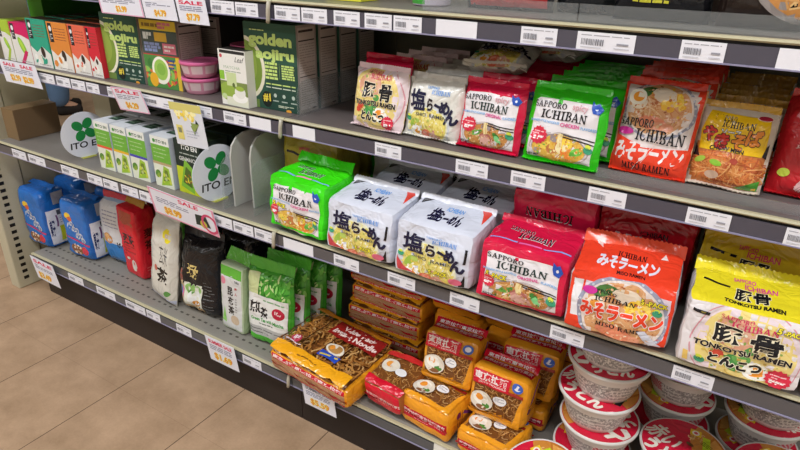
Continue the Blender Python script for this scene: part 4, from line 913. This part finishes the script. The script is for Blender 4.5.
# red bags
a = Art(.108, .245); a.rect('d81f2e', 0, 0, 1, 1); a.rect('b0482e', .2, .78, .9, .98); a.text(INK, '麦茶', .5, .56, w=.6, h=.17, bold=.03); a.ell('d8d2c8', .62, .17, .16, 1.2); a.ell('d8d2c8', .36, .26, .08, .6); a.lines('a01a24', .2, .3, .8, .48, 4, .02)
b_ = Art(.08, .245); b_.text('5a0d14', '麦', .5, .66, w=.4, bold=.05); b_.text('5a0d14', '茶', .5, .5, w=.4, bold=.05); b_.text('5a0d14', '包', .5, .36, w=.3, bold=.05); b_.lines('e05a5a', .2, .12, .8, .2, 2, .015)
rb = bag(.108, .245, .075, 'd31c2c', {'front': a, 'right': b_}, 'bright red bag standing alone near the middle of the bottom shelf', 44, sh_block(.108, .245, .075, .016, .004, 44), topc='b5822e', group='red bags on the bottom shelf', finh=.026, fold=-.5)
put(rb, -1.638, .11, z4, rz=-.08)
dup(rb, (-1.615, .205, z4), (0, 0, -.06), 'red bag in the shadow behind the bright red one')
dup(rb, (-1.59, .292, z4), (0, 0, -.03), 'red bag at the back, second behind the bright red one')
# green thin bag, white tea bag, black bags
a = Art(.11, .235); a.rect('4f8f34', 0, 0, 1, 1); a.rect('b8b8a4', .25, .1, .75, .62); a.ell('b84a4a', .4, .82, .14, .6); a.lines('4a4a44', .35, .15, .65, .58, 5, .03)
put(bag(.11, .235, .05, '4f8f34', {'front': a}, 'green pouch standing between the red bags and the white tea pouch', 46), -1.50, .165, z4, rz=.1)
a = Art(.13, .27); a.rect('d9d6cc', 0, 0, 1, 1); a.ell('e8d92a', .68, .86, .15, 1.2); a.ell('c9b8a0', .68, .86, .06); a.text('2a2a2a', '玄米', .58, .6, w=.32, h=.26, bold=.0); a.text('1c1c1c', '茶', .56, .33, w=.42, h=.2, bold=.03); a.ell('5f9a4a', .72, .12, .14, .5, .5); a.ell('c86a5a', .3, .4, .06, 1.4); a.rect('bfc6dc', 0, 0, 1, .05)
t = bag(.115, .27, .045, 'd3d0c6', {'front': a}, 'white tea pouch with black characters leaning beside the black bag', 47); put(t, -1.44, .034, z4+.006); t.rotation_euler = (-.12, .1, -.1)
def art_black(W, H):
    a = Art(W, H); rnd = random.Random(15); a.rect('17161a', 0, 0, 1, 1); a.text('d9c27a', '極', .4, .6, w=.34, h=.2, bold=.04); a.rect('dfe0d2', .1, .06, .62, .42); a.ell('8fbf6a', .36, .34, .24, .5); a.ell('5f9a4a', .3, .3, .1, .6); a.ell('e9ecec', .4, .22, .2, .8); a.ell('c98a3a', .42, .14, .12, .5)
    a.rect('c9b48a', 0, 0, .1, .6); a.rect('8a3a30', .02, .42, .1, .6); a.rect('5aa0d8', .03, .24, .06, .36); a.rect('d86aa0', .06, .2, .09, .34); a.blobs(['d8b47a', 'c99a5a', 'e8cfa0'], .3, .04, .34, .2, 30, .03, .06, rnd); a.lines('6a6a6a', .66, .1, .9, .5, 9, .01)
    return a
bk = bag(.15, .235, .075, '1b1a1e', {'front': art_black(.15, .235)}, 'shiny black tea pouch with a gold character, next to the white tea pouch', 48, name='black_tea_pouch', group='black tea pouches', amp=.010, topc='2a292c'); put(bk, -1.288, .064, z4, rz=.12, tilt=-.1)
dup(bk, (-1.235, .17, z4), (-.08, 0, .2), 'shiny black tea pouch behind, right of the gold character one')
dup(bk, (-1.40, .265, z4), (-.06, 0, 0), 'shiny black tea pouch at the back behind the white tea pouch')
# green tea bags
def art_kon(W, H):
    a = Art(W, H); a.rect('d6d7d6', .02, .02, .98, .86); a.poly('63b53c', [(0, .84), (1, .84), (1, 1), (0, 1)]); a.ell('e58aa0', .16, .76, .12, 1.1); a.text('1a1a1a', '昆', .46, .62, w=.24, h=.13, bold=.04); a.text('1a1a1a', '布', .48, .47, w=.26, h=.13, bold=.04); a.text('1a1a1a', '茶', .5, .32, w=.28, h=.14, bold=.04); a.text('b8323a', '梅', .72, .68, w=.1, bold=.05); a.text('b8323a', '入', .72, .6, w=.1, bold=.05); a.lines('9a9a9a', .68, .3, .76, .54, 6, .02); a.ell('c9b49a', .66, .18, .2, .8); a.poly('8fd06a', [(.06, .12), (.2, .36), (.26, .1)]); a.text(INK, 'tea', .8, .8, w=.2)
    return a
kt = bag(.094, .205, .055, 'b9c9a8', {'front': art_kon(.094, .205)}, 'white tea pouch with green top and black characters, left of the green tea bag', 51, sh_block(.094, .205, .055, .012, .0025, 51), {'left': 'c8cdd0', 'right': '9fb08a'}, topc='63b53c', finh=.035, fold=-.5); put(kt, -1.146, .055, z4, rz=-.04, tilt=-.08)
def art_sen(W, H):
    a = Art(W, H); rnd = random.Random(19); a.rect('54a83a', 0, 0, 1, 1)
    for i in range(70): a.ell(rnd.choice(['3f9a2c', '6fc850', '8fd46a', '2f7f24', 'c9e29a']), rnd.uniform(.3, 1), rnd.uniform(.68, .98), rnd.uniform(.03, .09), .3, rnd.uniform(0, 3), 8)
    a.rect('c9d29a', .02, .68, .3, .98); a.rect('e6e6e3', .0, .16, .97, .7); a.rect('b9bab8', 0, .1, .95, .24); a.rect('4fb82f', 0, 0, 1, .1); a.text(INK, '煎', .2, .52, w=.24, h=.17, bold=.04); a.text(INK, '茶', .42, .45, w=.2, h=.15, bold=.04); a.ell('b81f3c', .78, .5, .14, .85); a.text('f2d8dc', '100', .78, .51, w=.14, bold=.05)
    a.text('3f9a3f', 'Green Tea with Matcha', .5, .345, w=.8, h=.055, bold=.03); a.lines('5a6a5a', .3, .27, .66, .3, 1, .014); a.lines('6a6a6a', .06, .12, .9, .22, 2, .012); a.lines('7aa87a', .4, .62, .9, .65, 1, .02)
    return a
sb = bag(.148, .215, .04, '3f9a2c', {'front': art_sen(.148, .215)}, 'green tea bag with white label and red oval, front of its row', 52, None, {'right': '2f7a22', 'left': '3f8a2c'}, topc='57b03a', group='green tea bags with red ovals', finh=.03, amp=.005); put(sb, -1.018, .052, z4, rz=.06, tilt=-.1)
for i, (dx, dz) in enumerate(((.008, 0), (.022, 0), (.036, 0))): dup(sb, (-1.018+dx, .108 + .052*i, z4), (-.09, 0, .06), 'green tea bag, %s behind the front one of its row' % ORD[i])
a = Art(.15, .23); a.rect('8f8a80', 0, 0, 1, 1); a.ell('a02432', .4, .74, .16, .6); a.lines('6a655c', .1, .2, .9, .6, 5, .02)
put(bag(.13, .25, .05, '8a857c', {'front': a}, 'grey clear bag with a red oval between the green tea bags and the orange noodles', 55), -.835, .385, z4, rz=.0)
# ================================================================ orange noodle bags, bottom shelf right
OG, RD = 'f0a024', 'd0152e'
def noodle_fill(a, u0, v0, u1, v1, n, rnd):
    a.rect('7a4a24', u0, v0, u1, v1)
    for i in range(n):
        u, v = rnd.uniform(u0, u1), rnd.uniform(v0, v1); pts = [(u, v)]; th = rnd.uniform(0, 2*PI)
        for j in range(5):
            th += rnd.uniform(-1, 1); u += .03*math.cos(th); v += .03*math.sin(th)*a.W/a.H; pts.append((min(max(u, u0), u1), min(max(v, v0), v1)))
        a.curve(rnd.choice(['c08a4a', 'a86f34', 'd2a468', '8f5a2a', 'b9803f']), pts, .014)
def art_tokyo(W, H):
    a = Art(W, H); rnd = random.Random(33); a.rect(OG, 0, 0, 1, 1); noodle_fill(a, .05, .12, .95, .7, 110, rnd); a.rect('a02a20', .03, .68, .97, .74)
    a.poly(RD, [(.02, .7), (.7, .7), (.72, .97), (.02, .97)]); a.text('f4e6e4', '東京拉麵', .36, .86, w=.6, h=.16, bold=.05); a.text('f0c8c4', 'TOKYO NOODLE', .36, .745, w=.58, h=.04, bold=.03)
    a.ell('3f62b8', .85, .86, .1, .9); a.ell('e6e6f2', .85, .86, .06, .8); a.ell('e6dccb', .25, .36, .21, .85); a.ell('f4efe4', .22, .4, .14, .85); a.ell('ee9a3a', .2, .42, .075, .85); a.ell('4f8a3a', .34, .28, .07, .7); a.ell('8a5a3a', .26, .22, .1, .4)
    a.ell('f0eeee', .58, .5, .12, .7); a.lines('9a9aa8', .49, .44, .66, .56, 4, .014); a.rect(OG, 0, 0, 1, .12); a.poly(OG, [(.86, .1), (1, .1), (1, .7), (.93, .6)])
    return a
def art_end(W, H, txt='東京拉麵東京拉麵東京', c=RD, base=OG):
    a = Art(W, H); a.rect(base, 0, 0, 1, 1); a.rect(c, .0, .28, 1, .62); a.text('f2dcd8', txt, .5, .48, w=.92, h=.17, bold=.04); a.lines('f0b8b4', .3, .31, .6, .36, 1, .016); return a
def art_oside(W, H): a = Art(W, H); a.rect(OG, 0, 0, 1, 1); a.line('8a4a9a', .3, .5, .7, .9, .1); a.lines('b8702a', .2, .3, .8, .5, 3, .03); a.ell('7a2a5a', .3, .35, .1); return a
WO, HO, DO = .132, .118, .078
GO = 'orange noodle bags on the bottom shelf'
def obag(label, seed, W=WO, H=HO, D=DO, front=None, body=OG, cols=None, end=None, side=True, name='noodle_bag', finc=RD):
    t = thing(name, label, 'noodles', group=GO); ar = {'front': front or art_tokyo(W, H), 'top': end or art_end(W, D), 'bottom': end or art_end(W, D)}
    if side: ar['right'] = art_oside(D, H); ar['left'] = art_oside(D, H)
    wrapped(W, H, D, sh_block(W, H, D, .015, .0045, seed, 0, .08), body, ar, cols).obj('wrapper', t)
    o = fin(W*.96, .017, finc, seed, .006, text='東京拉麵東京拉麵').obj('top_seal', t); o.location = (0, .01, H-.003); o.rotation_euler = (-.7, 0, 0)
    o = fin(W*.96, .012, finc, seed+3, .005).obj('bottom_seal', t); o.location = (0, .012, .0045); o.rotation_euler = (2.1, 0, 0)
    return t
ob = obag('orange noodle bag with picture front standing at the very front, right one of two', 61)
put(ob, -.356, .074, z4+.062, rz=-.02, tilt=-.16)
ob2 = obag('orange noodle bag with picture front standing at the very front, left one of two', 62)
put(ob2, -.491, .098, z4+.086, rz=.06, tilt=-.2)
def lying(src, x, y, z, label, rz=0., tl=PI/2, flat=1.):   # end with the red strip faces the aisle, picture up
    r = dup(src, (x, y, z), (-tl, 0, rz), label); r.scale = (1, flat, 1); return r
lying(ob, -.500, -.016, z4+.043, 'orange noodle bag lying on the shelf edge under the left front bag', -.1)
lying(ob2, -.352, -.024, z4+.031, 'orange noodle bag lying on the shelf edge under the right front bag', -.06, flat=.74)
PILE = [(-.548, .205, 3, 'left'), (-.405, .21, 3, 'middle'), (-.266, .287, 2, 'right')]
for x, y, n, nm in PILE:
    for i in range(n):
        lying(ob2 if i % 2 else ob, x + (.006 if i % 2 else -.003), y + .004*i, z4+.043+.083*i, 'orange bag lying end-on in the %s pile behind the front bags, %s' % (nm, ('at the bottom', 'second from the bottom', 'topmost')[i]), (.03, -.03, .03)[i], flat=.93)
lying(ob, -.335, .125, z4+.032, 'orange bag lying flat behind the right front bags, under the upright one', .04, flat=.74)
dup(ob, (-.330, .176, z4+.074), (-.16, 0, .08), 'orange bag standing right behind the right front bag')
dup(ob2, (-.268, .335, z4+.172), (-.3, 0, -.04), 'orange bag with upright red seal standing on the right pile by the bowls')

# small clear bag with red seals
a = Art(.125, .12); rnd = random.Random(51); a.rect('b8561e', 0, 0, 1, 1); noodle_fill(a, 0, .2, 1, 1, 130, rnd); a.ell('e6dccb', .3, .55, .2, .8); a.ell('f0a24a', .27, .57, .09, .8); a.ell('efeded', .6, .5, .13, .7); a.line('c9302e', 0, .82, 1, .96, .12); a.rect(RD, 0, 0, 1, .18)
rs = obag('clear noodle bag with crumpled red seal, between the value bag and the orange bags', 63, .112, .125, .07, a, 'a8602a', {'bottom': 'e01a36'}, art_end(.125, .07, c='e01a36', base='e01a36'), False, finc='e01a36')
put(rs, -.612, -.018, z4+.045, rz=-.12, tilt=-1.36)
# value bags
def art_value(W, H):
    a = Art(W, H); rnd = random.Random(71); noodle_fill(a, 0, 0, 1, 1, 420, rnd)
    for i in range(4): a.rect('4a2a16', .24*i+.02, .16, .24*i+.035, .9)
    a.rect('f0a81e', 0, 0, 1, .16); a.rect('e08f1c', 0, .93, 1, 1); a.poly('8f1f1c', [(.36, .62), (.98, .62), (.98, .92), (.36, .92)]); a.text('f0d8d0', 'Value Pack', .68, .84, w=.44, h=.1, bold=.04); a.text('f0d8d0', 'Instant Noodle', .68, .715, w=.56, h=.1, bold=.04)
    a.ell('e6dccb', .62, .42, .12, .55, -.1); a.ell('b98a50', .62, .43, .095, .5); a.ell('ee9a3a', .58, .44, .03); a.rect('2f4fb8', .5, .22, .76, .33); a.line('e8d23a', .52, .25, .74, .3, .02)
    a.ell('c23a5a', .16, .3, .07, .8); a.text('f4e4ea', '味', .16, .31, w=.08, bold=.05); a.lines('f0d8e0', .06, .2, .28, .24, 1, .02); a.lines('8a5a1a', .35, .06, .62, .1, 1, .012)
    return a
WV, HV, DV = .27, .19, .06
vend = Art(WV, DV); vend.rect('b98a62', 0, 0, 1, 1); vend.rect(RD, 0, 0, 1, .22); vend.rect(RD, 0, .72, 1, 1); vend.text('f2dcd8', '東京拉麵東京拉麵東京拉麵', .5, .86, w=.94, h=.2, bold=.04); vend.text('f2dcd8', '東京拉麵東京拉麵東京拉麵', .5, .11, w=.94, h=.16, bold=.04); vend.lines('d8c2a2', .05, .35, .95, .6, 3, .012)
vb = obag('large clear noodle value bag with yellow front edge lying over the shelf edge', 64, WV, HV, DV, art_value(WV, HV), OG, {'left': '9a6a34', 'right': 'e39a20'}, vend, False, 'noodle_value_bag')
vb.location = (-.812, -.048, z4+.033); vb.rotation_euler = (-PI/2+.10, -.0, -.1)
def value_dup(x, y, z, rz, lb):
    r = dup(vb, (x, y, z), (-PI/2, 0, rz), lb); r.scale = (.84, .84, .84); return r
for i, lb in enumerate(('bottom one of the pile behind the large front bag', 'second lowest of the pile behind the large front bag', 'second highest of the pile under the rail', 'topmost of the pile close under the rail')):
    value_dup(-.742 + (.005, -.004, .004, 0)[i], .182 + .003*i, z4+.031+.0605*i, (-.02, .02, -.03, 0)[i], 'noodle value bag with red seal, ' + lb)
# ================================================================ noodle bowls
RB, HB = .0775, .0735
def art_lid(r, var):
    W = 2*r; a = Art(W, W); rnd = random.Random(80+var); a.rect('cf1f3c', 0, 0, 1, 1)
    a.poly('c8843a', [(.36, 1), (.42, .72), (.62, .52), (1, .36), (1, 1)]); a.poly('b8702e', [(.6, .98), (.62, .72), (.9, .6), (.98, .84)]); a.poly('d89a4c', [(.63, .95), (.65, .75), (.88, .65), (.94, .82)]); a.noodles(['e0b87a', 'd0a060', 'eccf9a'], .5, .78, .12, 1, 16, .014, rnd); a.ell('5f8a3a', .84, .5, .06, .5); a.ell('6a4426', .52, .6, .05, .6)
    a.poly('b9cf2e', [(.52, .86), (.6, .9), (.78, .64), (.7, .6)]); a.lines('4a5a1a', .58, .72, .72, .8, 3, .01); a.poly('e9c62e', [(.34, .86), (.46, .92), (.52, .82), (.4, .76)]); a.ell('f2e8e0', .43, .84, .045); a.ell('d8505a', .43, .84, .025)
    if var == 0:
        a.text('ece6da', 'どん', .3, .42, w=.5, h=.34, bold=.07, rot=.0, shear=.2); a.text('ece6da', 'うどん', .5, .18, w=.5, h=.2, bold=.06); a.text('f0e8e0', '赤い', .62, .46, w=.2, h=.12, bold=.05, out='cf1f3c', ob=.05)
    else:
        a.text('ece6da', '赤い', .26, .44, w=.42, h=.3, bold=.07, shear=.2); a.text('ece6da', 'うどん', .48, .2, w=.56, h=.24, bold=.06); a.poly('1a1618', [(.68, .3), (.9, .34), (.88, .48), (.7, .44)]); a.text('e3d24a', '旨', .78, .39, w=.1, bold=.06)
    return a
def bowl(label, var, seed=1):
    t = thing('noodle_bowl', label, 'bowl', group='instant noodle bowls on the bottom shelf'); rnd = random.Random(seed)
    Wt, Gr, Dg, Rd = pm('d9d6d2', 'plastic'), pm('a9a7a5', 'plastic'), pm('8b8987', 'plastic'), pm('c8324a', 'plastic')
    pat = [[rnd.choice([Gr, Gr, Dg, Wt]) for k in range(144)] for i in range(12)]
    for i in range(12):
        for k in range(144):
            if (k // 18) % 2 == 0 and i in (2, 5, 8): pat[i][k] = Wt
            if 60 < k < 76: pat[i][k] = Rd if i > 3 and (k+i) % 3 else Wt
    mb = MB(); n = 12; z0, z1 = .012, .05
    def rad(z): return RB*(.67 + .31*(z/HB))
    prof = [(RB*.62, 0), (RB*.66, .001), (rad(.012), .012)] + [(rad(z0+(z1-z0)*i/n), z0+(z1-z0)*i/n) for i in range(1, n+1)] + [(rad(.06), .06), (rad(.0695), .0695)]
    mb.lathe(prof, Wt, 144, lambda i, k: pat[i-2][k] if 2 <= i < 14 else Wt); mb.obj('cup', t)
    mb = MB(); mb.lathe([(RB*.95, .065), (RB*.995, .0655), (RB*1.005, .069), (RB, .0725), (RB*.965, .0735), (RB*.94, .072)], Wt, 96, close=False); mb.obj('rim', t)
    mb = MB(); R = RB*.955; mb.lathe([(R, .071), (R, .0729), (R*.5, .0732), (.0005, .0733)], pm('cf1f3c'), 96)
    k_ = 2; P = [[Vector((-R+2*R*i/k_, -R+2*R*j/k_, .0734)) for i in range(k_+1)] for j in range(k_+1)]
    paint(mb, art_lid(R, var), P, k_, k_, 2*R, 2*R, planar=True, circle=R*.985, lift=.0002, step=.00004); mb.obj('lid', t)
    return t
bA = bowl('red lidded noodle bowl, topmost of the tall stack, tucked under the rail', 0, 1); bB = bowl('red lidded noodle bowl tilted at the front left of the bowl stacks', 1, 2)
sx_, sy_ = -.157, .084; pitch = .0742
put(bA, sx_+.004, sy_-.004, z4+pitch*4, rz=.4)
for i, (dx, dy, rz, lb) in enumerate(((0, 0, 1.2, 'red lidded noodle bowl at the bottom of the tall stack'), (.004, .002, 2.2, 'red lidded noodle bowl, second from the bottom of the tall stack'), (-.006, -.004, -.3, 'red lidded noodle bowl with big white characters, middle of the tall stack'), (.002, 0, .35, 'red lidded noodle bowl with orange picture, second from the top of the tall stack'))):
    dup(bA if i % 2 else bB, (sx_+dx, sy_+dy, z4+pitch*i), (0, 0, rz), lb)
put(bB, -.204, -.05, z4+.024, rz=.2, tilt=.0); bB.rotation_euler = (.3, -.22, .2)
SPOT = [(.004, .09, pitch, -.5, bB, 'red lidded noodle bowl at the front, below the yellow topped five-pack'), (.004, .092, 0, 1.4, bA, 'red lidded noodle bowl under the front one below the yellow five-pack'),
 (-.034, .256, 0, 1, bB, 'red lidded noodle bowl at the bottom of the middle rear stack'), (-.036, .256, pitch, 2.6, bA, 'red lidded noodle bowl, middle of the rear stack below the yellow five-pack'), (-.032, .252, 2*pitch, .9, bB, 'white sided noodle bowl on top of the rear stack behind the front bowl'),
 (.163, .115, pitch, .25, bA, 'red lidded noodle bowl at the right end of the front row'), (.163, .115, 0, .6, bB, 'red lidded noodle bowl under the right end one of the front row'),
 (.13, .288, 0, 2, bA, 'red lidded noodle bowl at the bottom of the right rear stack'), (.132, .288, pitch, 2.4, bB, 'red lidded noodle bowl, middle of the right rear stack'), (.138, .284, 2*pitch, .2, bA, 'white sided noodle bowl on top of the right rear stack')]
for x, y, dz, rz, src, lb in SPOT: dup(src, (x, y, z4+dz), (0, 0, rz), lb)
# ================================================================ things on the top shelf (only their feet show)
zT = HT + DK + .001
carton(.085, .16, .06, 'd8d840', {}, 'yellow green carton on the top shelf above the juice cartons', 'carton', 'box', loc=(-.765, .10, zT))
carton(.09, .16, .06, '4f8a3f', {}, 'green carton on the top shelf above the rail joint', 'carton', 'box', loc=(-.87, .10, zT))
t = thing('noodle_cup', 'green and pale cup on the top shelf above the blank tag', 'cup', (-.592, .115, zT)); mb = MB(); Gc, Pc = pm('4fb84a', 'plastic'), pm('d5c9dc', 'plastic')
mb.lathe([(.034, 0), (.036, .003), (.044, .09), (.045, .1)], Pc, 40, lambda i, k: Gc if 20 < k < 31 and i else Pc); mb.obj('cup', t)
mb = MB(); mb.lathe([(.046, .0995), (.047, .101), (.046, .1035), (.001, .104)], pm('e8e6e2', 'paper'), 40); mb.obj('lid', t)
a = Art(.16, .2); a.rect('1c1c1e', 0, .1, 1, 1); a.rect('c02a2e', 0, 0, 1, .2); a.rect('e08a2a', .55, .14, .9, .2)
put(bag(.16, .2, .05, '26262a', {'front': a}, 'black and red bag on the top shelf above the loose packet', 91, name='snack_bag', amp=.005), -.44, .12, zT, tilt=-.15)
put(bag(.1, .2, .05, '222426', {}, 'plain black bag on the top shelf left of the gold lettered one', 92, name='snack_bag', amp=.008), -.31, .15, zT, tilt=-.1)
a = Art(.14, .2); a.text('d9d23a', 'NOODLE', .4, .17, w=.5, h=.06, bold=.04); a.text('dfe3e0', '黒', .7, .24, w=.16, bold=.04); a.lines('c9c23a', .2, .1, .6, .13, 1, .02)
put(bag(.14, .2, .06, '16161a', {'front': a}, 'black bag with yellow and white lettering on the top shelf', 93, name='snack_bag', amp=.006), -.186, .115, zT, tilt=-.1)
a = Art(.2, .2); rnd = random.Random(44); a.rect('251a16', 0, 0, 1, 1); a.ell('9a8f8a', .6, .38, .46, .8); a.ell('c98a4a', .62, .38, .42, .8); a.noodles(['d8a060', 'b9743a', 'e3b87a'], .62, .4, .4, .8, 120, .014, rnd); a.poly('b9754a', [(.36, .3), (.75, .34), (.74, .44), (.36, .4)]); a.ell('c0392e', .82, .3, .12, .9); a.ell('7ab83f', .86, .22, .12, .3, .5); a.ell('c9472e', .92, .12, .14, .6)
put(bag(.2, .2, .06, '251a16', {'front': a}, 'dark noodle bag with a bowl picture at the right end of the top shelf', 94, name='snack_bag', amp=.002), -.005, .105, zT, tilt=-.12)
carton(.07, .16, .08, '4a3a30', {}, 'dark brown carton on the top shelf between the black bag and the bowl picture bag', 'carton', 'box', loc=(-.118, .22, zT))
# ================================================================ shopper in the next aisle (only the jeans show)
def skinned(name, joints, bones, m, parent=None, sub=2):
    me = bpy.data.meshes.new(name); me.from_pydata([j[:3] for j in joints], bones, []); me.materials.append(m)
    o = link(name, me, parent); sk = o.modifiers.new('skin', 'SKIN'); sk.use_smooth_shade = True
    for i, j in enumerate(joints):
        d = me.skin_vertices[0].data[i]; d.radius = (j[3], j[4] if len(j) > 4 else j[3]); d.use_root = i == 0
    o.modifiers.new('sub', 'SUBSURF').levels = sub; o.modifiers['sub'].render_levels = sub
    return o
t = thing('person', 'person in blue jeans standing in the next aisle, seen through the gap at the left', 'person', (-4.5, 1.5, 0), (0, 0, 2.62))
skinned('body', [(0, 0, .93, .13, .1), (0, 0, 1.12, .12, .09), (0, .01, 1.33, .15, .1), (0, .0, 1.46, .07, .07), (0, -.01, 1.53, .05), (0, -.02, 1.6, .075, .09), (0, -.02, 1.69, .075, .09),
   (.18, 0, 1.4, .055), (.23, .0, 1.14, .042), (.22, -.1, .92, .032), (.21, -.14, .84, .03), (-.18, 0, 1.4, .055), (-.23, .0, 1.14, .042), (-.22, -.1, .92, .032), (-.21, -.14, .84, .03),
   (.095, 0, .86, .085), (.1, -.01, .48, .055), (.1, .02, .1, .038), (-.095, 0, .86, .085), (-.1, -.04, .48, .055), (-.1, .0, .1, .038), (.1, -.12, .03, .03), (-.1, -.14, .03, .03)],
   [(0, 1), (1, 2), (2, 3), (3, 4), (4, 5), (5, 6), (2, 7), (7, 8), (8, 9), (9, 10), (2, 11), (11, 12), (12, 13), (13, 14), (0, 15), (15, 16), (16, 17), (0, 18), (18, 19), (19, 20), (17, 21), (20, 22)], pm('c59a80', 'skin'), t)
skinned('jeans', [(0, 0, .95, .145, .115), (.095, 0, .84, .105), (.1, -.01, .48, .078), (.1, .02, .05, .075), (-.095, 0, .84, .105), (-.1, -.04, .48, .078), (-.1, .0, .05, .075)], [(0, 1), (1, 2), (2, 3), (0, 4), (4, 5), (5, 6)], pm('5a7494', 'cloth'), t)
skinned('jacket', [(0, 0, .98, .16, .13), (0, 0, 1.14, .145, .115), (0, .01, 1.34, .165, .12), (.19, 0, 1.4, .075), (.235, .0, 1.14, .06), (.222, -.1, .95, .05), (-.19, 0, 1.4, .075), (-.235, .0, 1.14, .06), (-.222, -.1, .95, .05)], [(0, 1), (1, 2), (2, 3), (3, 4), (4, 5), (2, 6), (6, 7), (7, 8)], pm('2c2d33', 'cloth'), t)
skinned('hair', [(0, .02, 1.66, .085, .085), (0, .0, 1.72, .08, .085), (0, .05, 1.58, .06, .05)], [(0, 1), (0, 2)], pm('231a15', 'cloth'), t)
for s_ in (-1, 1): skinned('shoe', [(.1*s_, .04, .045, .045), (.1*s_, -.06, .04, .045), (.1*s_, -.15, .032, .04)], [(0, 1), (1, 2)], pm('2a2624', 'cloth'), t)
# ================================================================ camera
cam = bpy.data.cameras.new('camera'); cam.sensor_width = 36; cam.lens = 606.014/800*36; cam.clip_start = .02
co = link('camera', cam)
R_ = Vector((.84579664, .53320964, .01776301)); Dn = Vector((.23648372, -.34485804, -.90837678)); Fw = Vector((-.47822954, .77250269, -.41777517))
co.matrix_world = Matrix(((R_.x, -Dn.x, -Fw.x, 0), (R_.y, -Dn.y, -Fw.y, -.9384), (R_.z, -Dn.z, -Fw.z, 1.1684), (0, 0, 0, 1)))
S.camera = co
w = bpy.data.worlds.new('world'); S.world = w; w.use_nodes = True
w.node_tree.nodes['Background'].inputs[0].default_value = (.9, .95, 1, 1); w.node_tree.nodes['Background'].inputs[1].default_value = .25
S.view_settings.view_transform = 'Standard'; S.view_settings.look = 'None'; S.view_settings.gamma = 1; S.view_settings.exposure = 0.18
S.view_settings.use_curve_mapping = False
